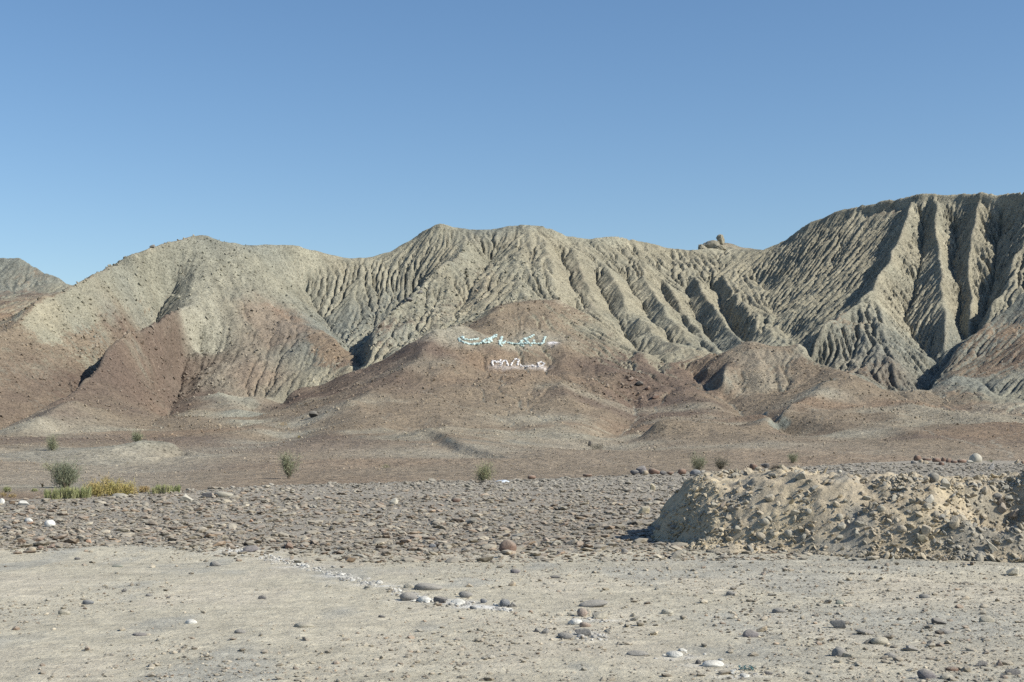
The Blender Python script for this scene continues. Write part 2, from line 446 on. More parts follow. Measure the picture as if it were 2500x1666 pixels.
# ray from the photographer's eye to the ground, used to find where a traced spot lies on the hills
def hit(dx, dy, d0=56.0, d1=300.0, step=0.25):
    D = np.arange(d0, d1, step)
    x = (dx - 1176.5) * K * D; z = CAMZ + (998 - dy) * K * D
    h = hz(x, D)
    w_ = np.where(h >= z)[0]
    d = D[w_[0]] if len(w_) else d1
    return ((dx - 1176.5) * K * d, d, float(hz((dx - 1176.5) * K * d, d)))
def gh(dx, dy, D, r):
    x, y, _ = hit(dx, dy, 120)
    return np.exp(-((GX - x) ** 2 + (GY - y) ** 2) / (2 * r * r))
# --- colour of the ground (rock kinds, some hillside shade painted in), linear albedo
GREEN = np.array([.272, .258, .195]); GREY = np.array([.205, .210, .178]); YEL = np.array([.295, .27, .198])
BROWN = np.array([.232, .186, .133]); RED = np.array([.252, .186, .128]); PALE = np.array([.335, .302, .228]); DARKB = np.array([.14, .106, .085])
n_big = fbm(GX, GY, 30, 4, 21); n_mid = fbm(GX, GY, 8, 4, 22); n_sm = fbm(GX, GY, 1.6, 3, 23)
bm_ = B + 0.22 * n_big + 0.28 * n_mid + 0.16 * n_sm
# gentle ground collects the brown desert gravel, steep cuts show the clay
bm_ = bm_ - 0.5 * smooth01(0.55, 1.0, SL) + 0.12
bm_ = bm_ + 0.55 * sum(gh(*a) for a in [(620,720,226,5),(740,790,211,5),(790,815,206,3),(1940,745,206,3),(400,800,206,7),(420,770,226,4),(440,830,217,4),(440,880,205,4),(475,850,213,3),(2010,850,182,5)])
bm_ = bm_ - .9 * np.clip(sum(gh(*a) for a in [(470,715,230,3),(478,745,227,3),(485,780,224,3),(555,835,217,4),(535,880,210,3),(530,915,203,3),(560,950,188,2.5),(560,740,233,4),(600,870,212,4),(640,830,219,4),(600,790,224,4),(660,880,210,3)]), 0, 1)
bw = smooth01(.32, .62, bm_)[..., None]
clay = GREEN + (YEL - GREEN) * smooth01(.0, .6, n_mid + n_big + 0.25 * smooth01(18, 30, Z))[..., None]
clay = clay + (GREY - clay) * smooth01(-.05, .5, -n_big + 0.3 * fbm(GX, GY, 14, 3, 27) + 0.5 * smooth01(28, 12, Z) - .1)[..., None]
brn = BROWN + (RED - BROWN) * smooth01(0, .5, fbm(GX, GY, 18, 3, 25))[..., None]
brn = brn + (DARKB - brn) * (0.75 * smooth01(.05, .5, fbm(GX, GY, 20, 4, 26) + 0.12 * n_sm + 0.25 * smooth01(0, 0.6, Zx) * 0))[..., None]
brn = brn + (PALE - brn) * (0.7 * smooth01(.12, .5, fbm(GX, GY, 13, 4, 28) + 0.1 * n_sm))[..., None]
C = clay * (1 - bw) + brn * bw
brn_shade = np.clip(sum(a_ * gh(x_, y_, D_, r_) for x_, y_, D_, r_, a_ in [(930,830,197,5,1),(870,858,196,5,1),(790,878,195,6,1),(720,905,190,5,.9),(900,865,186,5,.8),(840,900,178,5,.7),
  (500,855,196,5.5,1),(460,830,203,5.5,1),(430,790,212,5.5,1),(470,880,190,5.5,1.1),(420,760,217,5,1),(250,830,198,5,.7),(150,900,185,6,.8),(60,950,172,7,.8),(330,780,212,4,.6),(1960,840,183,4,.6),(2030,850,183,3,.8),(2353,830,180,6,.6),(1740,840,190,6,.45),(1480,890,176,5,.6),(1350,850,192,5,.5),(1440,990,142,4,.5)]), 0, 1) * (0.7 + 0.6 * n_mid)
C = C + (np.array([.128, .092, .073]) - C) * np.clip(brn_shade, 0, 1)[..., None] * .9  # dark gravel tone, with the shade of the hill faces painted in
# pale dust on crests and in washes
lap = blur(Z, 8) - Z
crest = smooth01(0.06, 0.25, -lap)[..., None] * 0.4
C = C + (PALE - C) * crest
wash = smooth01(3.2, 5.2, np.log(FA + 1) + 1.2 * n_mid) * smooth01(.5, .2, SL) * smooth01(55, 75, GY)
C = C + (np.array([.36, .335, .265]) - C) * (wash * .7)[..., None]
wd = (smooth01(0.1, -0.45, Z + 0.25 * n_mid) * smooth01(-9, -16, GX + 3 * n_mid))[..., None]
C = C + (np.array([.30, .27, .215]) - C) * wd * .1
for q_ in [(702,962,160),(690,975,152),(660,995,141),(610,1015,130),(560,1030,120),(500,1042,114),(440,1052,108),(380,1062,102),(320,1072,95),(260,1085,86),(200,1098,78),(150,1110,70),(90,1125,62)]:
    C = C + (np.array([.335, .315, .25]) - C) * np.clip(gauss(*q_, 2.6 if q_[2] > 100 else 3.4) * (1 + .8 * n_mid), 0, 1)[..., None] * .75
for q_ in [(200,1048,96,3),(270,1044,98,3),(340,1036,101,3.5),(400,1034,103,3),(1290,1010,135,4),(1230,965,152,4),(1340,1040,120,4),(1060,1040,104,4),(950,1038,104,4),(1240,770,206,3),(520,915,197,4),(545,950,184,3),(1870,905,160,3),(1940,1000,123,3),(1700,1035,108,4),(100,985,150,5),(40,1000,140,5),(1020,775,200,3)]:
    C = C + (np.array([.345, .325, .255]) - C) * np.clip(gauss(*q_) * (1 + .9 * n_mid), 0, 1)[..., None] * .6
pl = smooth01(1.6, .3, Z)[..., None] * smooth01(60, 70, GY)[..., None]
C = C + (np.array([.305, .25, .188]) - C) * pl * (.42 + .35 * fbm(GX, GY * .5, 9, 3, 45)[..., None])
def paint(lst, r_, col, a_):
    global C
    m_ = np.clip(sum(gh(p[0], p[1], 0, r_) for p in lst) * (1 + .9 * n_mid + .5 * n_sm), 0, 1)[..., None]
    C = C + (np.array(col) - C) * m_ * a_
# spur: dark gravel with shade painted left, pale clay with light painted right
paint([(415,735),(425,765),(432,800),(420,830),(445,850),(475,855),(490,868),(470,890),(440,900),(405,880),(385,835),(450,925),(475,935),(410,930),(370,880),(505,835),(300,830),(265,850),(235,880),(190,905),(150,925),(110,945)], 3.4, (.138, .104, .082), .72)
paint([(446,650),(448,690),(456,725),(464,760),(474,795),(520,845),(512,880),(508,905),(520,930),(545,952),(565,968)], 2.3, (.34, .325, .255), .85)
paint([(530,740),(560,790),(600,850),(640,890),(500,700),(480,640)], 4.0, (.27, .255, .195), .5)
paint([(600,705),(625,735),(650,770),(560,850),(580,880)], 3.2, (.235, .165, .12), .55)
C = C * (1 + 0.10 * n_sm[..., None]) * (1 + .07 * np.clip(R1_, -2, 2) * (1 - bw[..., 0] * .7))[..., None]
# whitewash spilled around the two lines of painted stones
def wh(dx, dy, D, rx, ry, a, col=(.8, .76, .74)):
    global C
    x, y, _ = W(dx, dy, D)
    g = np.exp(-(((GX - x) / rx) ** 2 + ((GY - y) / ry) ** 2)) * a * (0.75 + 0.5 * fbm(GX, GY, 1.0, 3, 41))
    C = C + (np.array(col) - C) * np.clip(g, 0, 1)[..., None]
HITS = []

def wh_at(dx, dy, rx, ry, a, col=(.8, .76, .74)):
    global C
    x, y, _ = hit(dx, dy, 120)
    g = np.exp(-(((GX - x) / rx) ** 2 + ((GY - y) / ry) ** 2)) * a * (0.75 + 0.6 * fbm(GX, GY, 1.0, 3, 41))
    C = C + (np.array(col) - C) * np.clip(g, 0, 1)[..., None]
wh_at(1270, 789, 0.7, 1.3, 1.1)
for q in range(6): wh_at(1140 + q * 21, 846, 0.9, 0.7, 0.42)
for q in range(4): wh_at(1165 + q * 22, 801, 1.2, 0.8, 0.2, (.5, .46, .38))

M_HILL = mat_terrain("hill_soil", 3.2, 0.22, speck=0.5, dark=0.24)
# fan-shaped sheet: fine where the hills face the viewer
tc = np.concatenate([np.linspace(-.62, -.42, 40)[:-1], np.linspace(-.42, .42, 780), np.linspace(.42, .62, 40)[1:]])
dr = np.concatenate([np.arange(35, 66, 1.5), np.arange(66, 140, .45), np.arange(140, 283, .27), np.arange(283, 300, .8), np.arange(300, 346, 3.0)])
TT, DD = np.meshgrid(tc, dr)
HX = np.clip(TT * DD, X0, X0 + (NX - 2) * G); HY = DD
HZ = hz(HX, HY)
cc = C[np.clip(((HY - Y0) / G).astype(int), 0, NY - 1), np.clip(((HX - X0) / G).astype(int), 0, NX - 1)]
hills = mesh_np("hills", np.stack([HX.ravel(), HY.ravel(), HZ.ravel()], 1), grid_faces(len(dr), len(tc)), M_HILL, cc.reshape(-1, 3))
tag(hills, "eroded green grey and brown desert hills with fluted walls", kind="structure")

# ------------------------------------------------------------------ the stony terrace the photographer stands on
EX = np.array([-200, -60, -30, -13, -9.6, -6.7, 0, 5.2, 12, 24, 30, 60, 120, 300], float)
EY = np.array([-40, 8, 24, 36, 40.6, 46.3, 53, 61.7, 70, 87, 91, 100, 110, 150], float)
def edge_y(x): return np.interp(x, EX, EY)
# bank of bulldozed earth: foot line, crest height
BX = np.array([1.8, 2.4, 2.98, 3.83, 4.88, 6.73, 9, 16], float); BY = np.array([21.9, 21.5, 20.8, 20.1, 19.45, 18.8, 18.3, 17.6], float)
HXs = np.array([1.95, 2.3, 2.7, 3.15, 3.5, 4.0, 4.3, 4.7, 5.1, 5.35, 5.6, 6.2, 7.0, 9, 12, 14, 15.5], float)
HHs = np.array([0.90, .94, .97, .99, 1.0, 1.05, 1.06, 1.02, 1.0, .95, 1.0, .98, .95, 1.0, 1.0, .7, 0], float)
def mound(x, y):
    x = np.asarray(x, float); y = np.asarray(y, float)
    wob = 0.26 * fbm(x, y, 1.6, 3, 61)
    yb = np.interp(x, BX, BY) + wob
    t = (y - yb) / 2.3
    h = np.interp(x + 0.12 * fbm(x, y, 0.9, 2, 62), HXs, HHs)
    xl = x - (2.02 + .10 * (y - 21.5) + .25 * fbm(x, y, 1.1, 3, 66)); h = h * (.7 * smooth01(0, .95, xl) + .3 * smooth01(0, .4, xl))
    up = smooth01(-0.10, .75, t) * 0.72 + 0.28 * smooth01(0, .35, t)
    back = 1 - smooth01(1.6, 2.6, t)
    led = 0.075 * fbm(x, y * 1.4, 0.8, 4, 63, .6) + 0.08 * np.abs(fbm(x, y, 0.35, 3, 64, .6))
    z = h * up * back + led * smooth01(0.0, .3, up * back) * smooth01(0, .4, h) * 1.4
    # smooth bulldozer scoops on the top, the hollow on the right with its spoil
    for sx, sy, rx, ry, a in [(3.55, 22.6, .34, .55, .16), (5.35, 21.9, .38, .6, .17), (6.85, 19.8, .5, .36, .85), (6.25, 20.9, .3, .3, .22), (7.3, 19.9, .6, .35, .3)]:
        z = z - a * np.exp(-(((x - sx) / rx) ** 2 + ((y - sy) / ry) ** 2))
    for sx, sy, rx, ry, a in [(6.2, 19.3, .3, .2, .2), (6.95, 19.1, .5, .17, .2), (7.6, 20.1, .34, .6, .35), (2.9, 21.0, .25, .3, .12), (3.2, 20.3, .35, .22, .14)]:
        z = z + a * np.exp(-(((x - sx) / rx) ** 2 + ((y - sy) / ry) ** 2))
    return z
def flatg(x, y):
    x = np.asarray(x, float); y = np.asarray(y, float)
    z = 0.035 * fbm(x, y, 3.5, 3, 51) + 0.012 * fbm(x, y, 0.45, 3, 52) + 0.010 * fbm(x, y, 0.14, 2, 53) * smooth01(30, 16, y)
    z = z + 0.10 * fbm(x, y, 14, 2, 54) * smooth01(24, 32, y)
    band = np.exp(-((y - 21.3 - 0.9 * fbm(x, y, 4, 2, 55)) / 0.8) ** 2)
    z = z + 0.05 * band * smooth01(-1.5, -3, x)
    # scraped furrows at the foot of the bank
    f = x * 0.75 + y * 1.1
    z = z + 0.035 * np.sin(f * 7.5 + 2.5 * fbm(x, y, 1.5, 2, 57)) * smooth01(3.4, 4.2, x) * np.exp(-((y - np.interp(x, BX, BY) + .75) / .55) ** 2)
    ru = y - (16.9 - 0.16 * (x - 3)) ; z = z - (0.035 + .01 * np.sin(x * 40)) * np.exp(-(ru / .22) ** 2) * smooth01(1, 3, x) - 0.035 * np.exp(-((ru - 1.0) / .22) ** 2) * smooth01(1, 3, x)
    e = y - edge_y(x) - 1.0 * fbm(x, y, 5, 3, 56)
    return z - 2.2 * smooth01(0, 4.5, e)
def fg(x, y):
    m = mound(x, y)
    g = flatg(x, y)
    return np.where(m > g, m, g)
def ghit(dx, dy, d0=8.0, d1=110.0):
    """where the sight line through a traced spot meets the terrace or the bank"""
    D = np.arange(d0, d1, 0.04)
    x = (dx - 1176.5) * K * D; z = CAMZ + (998 - dy) * K * D
    w_ = np.where(np.maximum(fg(x, D), np.where(D > 45, hz(x, D), -9)) >= z)[0]
    d = D[w_[0]] if len(w_) else 60.0
    x = (dx - 1176.5) * K * d
    return x, d, float(max(fg(x, d), hz(x, d) if d > 45 else -9))

def blobs(x, y, lst):
    s = 0
    for dx, dy, rx, ry, a in lst:
        D = 5555.0 / (dy - 998); bx = (dx - 1176.5) * K * D
        s = s + a * np.exp(-(((x - bx) / rx) ** 2 + ((y - D) / ry) ** 2))
    return s
def gcol(x, y):
    n1 = fbm(x, y, 2.8, 4, 71); n2 = fbm(x, y * .45, 0.8, 4, 72); n3 = fbm(x, y, 0.2, 3, 73)
    c = np.array([.44, .40, .308]) * np.ones(x.shape + (3,))
    tan = np.array([.45, .405, .318]); gr = np.array([.335, .322, .275]); dk = np.array([.27, .242, .20])
    tn = np.clip(smooth01(.05, .5, n2 + .5 * n1) + blobs(x, y, [(1040,1275,.9,.5,1.2),(1350,1262,1.0,.4,.7),(1700,1330,1.6,.7,.9),(2100,1345,1.8,.7,.9),(950,1430,1.2,.7,.5),(1500,1490,1,.5,.4)]) , 0, 1)[..., None]
    c = c + (tan - c) * tn * .8
    g = np.clip(smooth01(.1, .5, -n2 + .4 * n1) + blobs(x, y, [(2000,1410,1.6,.8,.8),(2250,1450,1.4,1.0,.8),(1650,1290,1.5,.6,.9),(2000,1305,2,.5,.8),(1450,1310,1.4,.5,.5),(900,1310,1.6,.5,.5)]), 0, 1)[..., None]
    c = c + (gr - c) * g * .75
    c = c * (1 + .16 * fbm(x * .16, y, .4, 3, 87) + .10 * fbm(x * .3, y, .12, 2, 88))[..., None]
    b = smooth01(-.2, .9, y - np.interp(x, [-12, -6.6, -5.8, -5.0, -3.5, -2, 0, 12], [20.0, 20.7, 21.6, 21.0, 20.4, 20.3, 20.6, 21]) + 0.5 * n2)[..., None]
    bc = dk * (1 + .25 * n1[..., None])
    c = c + (bc - c) * b * .92
    wsh = blobs(x, y, [(560,1270,.35,.3,.8),(640,1285,.35,.25,.7),(700,1302,.3,.2,.7),(770,1322,.25,.15,.9),(830,1338,.35,.13,1),(880,1345,.25,.12,1),(975,1378,.28,.12,1.2),(1040,1384,.25,.12,1.1),(1100,1394,.25,.12,1.1),(1160,1398,.2,.12,.8),
          (1330,1425,.12,.12,1),(1345,1455,.14,.14,.6),(1395,1470,.14,.1,.6),(1550,1510,.16,.07,1.0),(1640,1532,.24,.08,1.1),(1400,1425,.16,.08,.5),(1700,1560,.2,.08,.7),(438,1434,.08,.04,.8),(2120,1565,.12,.08,.5)])
    wsh = np.clip(wsh * (0.55 + 1.6 * n3), 0, 1)[..., None]
    c = c + (np.array([.60, .59, .56]) - c) * wsh * .75
    return c * (1 + .10 * n3[..., None])
def mcol(x, y, z):
    n1 = fbm(x, y, .9, 4, 81); n3 = fbm(x, y, .16, 3, 83); n2 = fbm(x * 1.2 + z * 2, y, .45, 3, 84)
    c = np.array([.385, .325, .235]) * np.ones(x.shape + (3,))
    c = c + (np.array([.44, .37, .255]) - c) * (smooth01(.0, .5, n1 + n2 * .5))[..., None] * .85
    c = c + (np.array([.29, .27, .225]) - c) * (smooth01(.05, .5, -n1 + .5 * n2))[..., None] * .8
    return c * (1 + .12 * n3[..., None])

M_GROUND = mat_terrain("packed_soil", 24.0, 0.02, speck=0.17, dark=0.68)
M_MOUND = mat_terrain("dug_soil", 22.0, 0.02, speck=0.25, dark=0.55)
tg = np.concatenate([np.linspace(-2.2, -.44, 50)[:-1], np.linspace(-.44, .44, 360), np.linspace(.44, 2.2, 50)[1:]])
dg = np.concatenate([np.linspace(-10, 5, 16)[:-1], 5 * (24 / 5.) ** np.linspace(0, 1, 250)[:-1], 24 * (140 / 24.) ** np.linspace(0, 1, 120)])
TT, DD = np.meshgrid(tg, dg)
gxx = TT * (DD + 12) * 0.86; gyy = DD
ground = mesh_np("ground", np.stack([gxx.ravel(), gyy.ravel(), flatg(gxx, gyy).ravel()], 1), grid_faces(len(dg), len(tg)), M_GROUND, gcol(gxx, gyy).reshape(-1, 3))
tag(ground, "packed pale dirt terrace turning into a band of dense cobbles", kind="structure")
far = mesh_np("desert_plain", np.array([[-4000, -4000, -3.2], [4000, -4000, -3.2], [4000, 4000, -3.2], [-4000, 4000, -3.2]]), np.array([[0, 1, 2, 3]]), M_GROUND, np.tile([.3, .26, .2], (4, 1)))
tag(far, "wide desert plain below and around the hills", kind="structure")
mx = np.arange(1.6, 15.6, .03); my = np.arange(17.0, 28.0, .035)
mx = mx[(mx < 9.6)]; mx = np.concatenate([mx, np.arange(9.6, 16, .12)])
MX, MY = np.meshgrid(mx, my)
MZ = mound(MX, MY)
MZ = MZ + (0.030 * fbm(MX, MY, .22, 3, 91, .7)) * smooth01(.03, .15, MZ)
MZ = np.where(MZ < 0.03, MZ - 0.09, MZ)
bank = mesh_np("earth_mound", np.stack([MX.ravel(), MY.ravel(), MZ.ravel()], 1), grid_faces(len(my), len(mx)), M_MOUND, mcol(MX, MY, MZ).reshape(-1, 3))
tag(bank, "long bulldozed bank of tan earth and rubble on the terrace", kind="structure")

# ------------------------------------------------------------------ stones
def ico(sub):
    b = bmesh.new(); bmesh.ops.create_icosphere(b, subdivisions=sub, radius=1.0)
    V = np.array([v.co[:] for v in b.verts]); F = np.array([[v.index for v in f.verts] for f in b.faces]); b.free()
    return V, F
ICO = {k: ico(k) for k in (1, 2, 3, 4)}
def n3d(V, f, seed):
    r = np.random.default_rng(seed); s = 0
    for k in range(7):
        d = r.normal(size=3); d /= np.linalg.norm(d); s = s + np.sin(V @ d * f * r.uniform(.7, 1.6) + r.uniform(0, 6.28))
    return s / 3.0
def rock_shape(sub, kind, seed):
    V, F = ICO[sub]; V = V.copy(); r = np.random.default_rng(seed)
    if kind == 'round':
        V = V * (1 + .15 * n3d(V, 1.7, seed))[:, None]
        for _ in range(3):
            a = r.normal(size=3); a /= np.linalg.norm(a); t = V @ a - r.uniform(.62, .85); m = t > 0; V[m] -= np.outer(t[m], a) * .8
        V = V * (1 + .02 * n3d(V, 7, seed + 1))[:, None]
    else:
        n = {'block': 9, 'chip': 14, 'crag': 22}[kind]
        N = r.normal(size=(n, 3)); N /= np.linalg.norm(N, axis=1)[:, None]
        dist = r.uniform(.52, .82, n) if kind != 'crag' else r.uniform(.40, .62, n)
        V = V * 1.15
        for a, d in zip(N, dist):
            t = V @ a - d; m = t > 0; V[m] -= np.outer(t[m], a) * (.96 if kind == 'block' else .85)
        V = V * (1 + .05 * n3d(V, 3, seed) + .022 * n3d(V, 9, seed + 1))[:, None]
    mn, mxx = V.min(0), V.max(0)
    V = (V - (mn + mxx) / 2) / (mxx - mn)
    return V, F
def mat_stone(name, objcol):
    t = NT(name)
    if objcol:
        oi = t.n("ShaderNodeObjectInfo"); base = oi.outputs["Color"]
        tcx = t.n("ShaderNodeTexCoord"); vec = tcx.outputs["Object"]; sc_ = 2.0
        add = t.n("ShaderNodeVectorMath", operation='ADD'); t.l(vec, add.inputs[0]); t.l(oi.outputs["Location"], add.inputs[1]); vec = add.outputs[0]
        sc_ = 5.0
    else:
        at = t.n("ShaderNodeAttribute", attribute_name="Col"); base = at.outputs["Color"]
        geo0 = t.n("ShaderNodeNewGeometry"); vec = geo0.outputs["Position"]; sc_ = 25.0
    n1 = t.noise(vec, sc_, 5, .7)
    c = t.mul(base, t.ramp(n1, [(.3, .72), (.5, 1.0), (.7, 1.22)]))
    geo = t.n("ShaderNodeNewGeometry"); sep = t.n("ShaderNodeSeparateXYZ"); t.l(geo.outputs["Normal"], sep.inputs[0])
    dust = t.ramp(sep.outputs[2], [(.35, 0.0), (.95, .46)])
    m = t.n("ShaderNodeMix", data_type='RGBA'); t.l(dust, m.inputs[0]); t.l(c, m.inputs[6]); m.inputs[7].default_value = (.36, .33, .27, 1)
    t.l(m.outputs[2], t.b.inputs["Base Color"]); t.b.inputs["Roughness"].default_value = .88
    t.l(t.bump(n1, .7, .02 if objcol else .01), t.b.inputs["Normal"])
    return t.m
M_STONE = mat_stone("stone", True)
M_COB = mat_stone("cobble_mix", False)

def scatter(name, P, size, cols, tmpl, flat=(.55, .30), tilt=.25, label=None, bury=.15, smooth=False):
    n = len(P); r = rng
    T = [rock_shape(*t) for t in tmpl]
    which = r.integers(0, len(T), n)
    Vs, Fs, Cs = [], [], []; off = 0
    for k, (V, F) in enumerate(T):
        idx = np.where(which == k)[0]; m = len(idx)
        if not m: continue
        sx = size[idx]; sy = sx * r.uniform(flat[0], 1.0, m); sz = sx * r.uniform(flat[1], flat[1] * 1.9, m)
        a = r.uniform(0, 6.283, m); tx = r.normal(0, tilt, m); ty = r.normal(0, tilt, m)
        v = V[None] * np.stack([sx, sy, sz], 1)[:, None]
        z = v[..., 2] + v[..., 0] * tx[:, None] + v[..., 1] * ty[:, None]
        x = v[..., 0] * np.cos(a)[:, None] - v[..., 1] * np.sin(a)[:, None]; y = v[..., 0] * np.sin(a)[:, None] + v[..., 1] * np.cos(a)[:, None]
        q = np.stack([x + P[idx, 0:1], y + P[idx, 1:2], z + (P[idx, 2] + sz * (.5 - bury))[:, None]], -1)
        Vs.append(q.reshape(-1, 3)); Fs.append((F[None] + (np.arange(m) * len(V))[:, None, None] + off).reshape(-1, 3))
        Cs.append(np.repeat(cols[idx], len(V), 0)); off += m * len(V)
    o = mesh_np(name, np.concatenate(Vs), np.concatenate(Fs), M_COB, np.concatenate(Cs), smooth=smooth)
    return tag(o, label, kind="stuff")
def stone_cols(n, warm=.5, lo=.6, hi_=1.3):
    pal = np.array([[.225, .215, .19], [.265, .25, .22], [.20, .172, .15], [.225, .182, .152], [.30, .285, .245], [.215, .218, .205], [.165, .155, .14], [.25, .205, .165]])
    w_ = np.array([3, 3, 2 * warm + .5, 1.6 * warm, 2, 1.5, 1.5, 1.2 * warm]); w_ /= w_.sum()
    return pal[rng.choice(8, n, p=w_)] * rng.uniform(lo, hi_, n)[:, None] * np.array([1.07, .985, .875])

# cobbles of the band
def band_y(x): return np.interp(x, [-12, -6.6, -5.8, -5.0, -3.5, -2, 0, 12], [20.0, 20.7, 21.6, 21.0, 20.4, 20.3, 20.6, 21]) + .9 * fbm(x, x * 0 + 3, 1.7, 4, 59)
n = 46000
yy = 19.0 + (80 - 19.0) * rng.random(n * 3) ** 1.9
xx = rng.uniform(-.40, .40, n * 3) * yy
ok = (yy < edge_y(xx) + 1.2) & (yy > band_y(xx) + rng.normal(size=n * 3) * (.25 + 1.1 * smooth01(-5, -1, xx))) & (mound(xx, yy) < .03)
ok &= (fbm(xx, yy, 2.2, 3, 77) + rng.normal(0, .25, n * 3)) > -.42
xx, yy = xx[ok][:n], yy[ok][:n]
sz = np.clip(np.exp(rng.normal(np.log(.044), .62, len(xx))) * (1 + .012 * (yy - 21)), .03, .26)
cc_ = stone_cols(len(xx), warm=1.0) * (1 + .25 * fbm(xx, yy, 3, 2, 78))[:, None]
far_grey = smooth01(34, 48, yy)[:, None]
cc_ = cc_ + (np.array([.275, .258, .222]) * rng.uniform(.6, 1.35, len(xx))[:, None] - cc_) * far_grey * .7
scatter("cobbles", np.stack([xx, yy, flatg(xx, yy)], 1), sz, cc_, [(1, 'round', 1), (1, 'chip', 2), (1, 'block', 3), (1, 'chip', 4), (1, 'round', 5)], flat=(.5, .22), tilt=.16, label="dense grey and brown cobbles covering the far terrace", smooth=False)
# grit and small pebbles on the packed dirt
n = 16000
yy = 9.0 + 13 * rng.random(n * 4) ** 1.1; xx = rng.uniform(-.41, .41, n * 4) * yy
dens = -.22 + .9 * fbm(xx, yy * .6, 1.6, 3, 79) + .35 * smooth01(0, 4, xx) + .15 * smooth01(18, 21, yy) + blobs(xx, yy, [(2050,1420,1.5,1.0,.8),(2250,1450,1.2,1.2,.7),(1650,1300,1.6,.6,.5),(2000,1300,1.8,.5,.6),(1340,1440,.5,.6,.5)])
ok = (dens + rng.normal(0, .22, n * 4) > .02) & (mound(xx, yy) < .03)
xx, yy = xx[ok][:n], yy[ok][:n]
sz = np.clip(np.exp(rng.normal(np.log(.015), .6, len(xx))), .008, .085)
scatter("pebbles", np.stack([xx, yy, flatg(xx, yy)], 1), sz, stone_cols(len(xx), warm=.25) * 1.15, [(1, 'round', 11), (1, 'chip', 12), (1, 'block', 13)], flat=(.5, .3), tilt=.15, label="small grey pebbles and grit strewn over packed dirt", smooth=False)
# chips of stone splashed with whitewash, along the broken line across the dirt
wl = np.array([(545,1268),(600,1277),(660,1290),(720,1306),(780,1324),(840,1338),(900,1350),(940,1370),(990,1380),(1050,1386),(1110,1395),(1170,1402)], float)
wp = []
for q in range(1500):
    u = rng.random() * (len(wl) - 1); i_ = int(u); p_ = wl[i_] + (wl[i_ + 1] - wl[i_]) * (u - i_) + rng.normal(0, 1, 2) * np.array([16, 3.2])
    if q % 5 == 0: p_ = np.array([[1345, 1430], [1370, 1462], [1560, 1508], [1650, 1532], [1340, 1412], [1700, 1556]][rng.integers(6)]) + rng.normal(0, 1, 2) * np.array([26, 6])
    if fbm(np.array([p_[0]]), np.array([p_[1] * 3.]), 40, 2, 5)[0] > -.15: wp.append(p_)
wp = np.array(wp); yy = 5555.0 / (wp[:, 1] - 998); xx = (wp[:, 0] - 1176.5) * K * yy
wc = np.where(rng.random((len(xx), 1)) < .55, np.array([[.60, .59, .55]]), np.array([[.36, .35, .33]])) * rng.uniform(.75, 1.1, (len(xx), 1))
scatter("whitewashed_chips", np.stack([xx, yy, flatg(xx, yy)], 1), np.clip(np.exp(rng.normal(np.log(.026), .5, len(xx))), .01, .075), wc, [(1, 'round', 51), (1, 'chip', 52), (1, 'block', 53)], flat=(.5, .25), tilt=.15, label="small whitewashed stone chips in a broken line over the dirt")
# rubble on the bank
n = 12000
xx = rng.uniform(1.8, 9.6, n * 3); yy = rng.uniform(17.6, 25, n * 3); mz = mound(xx, yy)
tt = (yy - np.interp(xx, BX, BY)) / 2.3
ok = (mz > .02) & (tt > -.25) & (tt < 1.7)
dn = fbm(xx, yy, .7, 3, 92) + .5 * smooth01(.9, .1, tt) - .22 + .3 * smooth01(5.2, 5.9, xx) + rng.normal(0, .2, n * 3)
for sx, sy, rx, ry in [(3.55, 22.6, .4, .6), (5.35, 21.9, .42, .65)]: dn = dn - 1.2 * np.exp(-(((xx - sx) / rx) ** 2 + ((yy - sy) / ry) ** 2))
ok &= dn > .05
xx, yy, mz = xx[ok][:n], yy[ok][:n], mz[ok][:n]
sz = np.clip(np.exp(rng.normal(np.log(.038), .5, len(xx))), .015, .12)
cm = mcol(xx, yy, mz) * rng.uniform(.72, 1.12, len(xx))[:, None]; g_ = rng.random(len(xx)) < .14
cm[g_] = np.array([.27, .26, .23]) * rng.uniform(.7, 1.2, g_.sum())[:, None]
scatter("rubble", np.stack([xx, yy, mz], 1), sz, cm, [(1, 'round', 21), (1, 'chip', 22), (1, 'block', 23), (1, 'block', 24)], flat=(.55, .42), tilt=.5, label="dusty tan rubble and clods covering the earth bank", bury=.33, smooth=False)
# scree on the hills
n = 18000
xx = rng.uniform(-.40, .40, n * 6); yy = 66 + (262 - 66) * rng.random(n * 6) ** .8; xx = xx * yy
pb = samp(bw[..., 0], xx, yy) * .55 + samp(rocky, xx, yy) * .9 + .04
ok = rng.random(n * 6) < pb * (0.4 + 0.8 * smooth01(-.2, .3, fbm(xx, yy, 6, 3, 33)))
xx, yy = xx[ok][:n], yy[ok][:n]
sz = np.clip(np.exp(rng.normal(np.log(.17), .42, len(xx))), .07, .42) * (.35 + .65 * smooth01(80, 190, yy)) * (1 + .5 * samp(rocky, xx, yy))
cs = samp(C, xx, yy) * rng.uniform(.5, 1.35, len(xx))[:, None]
scatter("scree", np.stack([xx, yy, hz(xx, yy)], 1), sz, cs, [(1, 'chip', 31), (1, 'block', 32)], flat=(.6, .5), tilt=.4, label="dark loose stones scattered over the brown hill slopes", bury=.2, smooth=False)

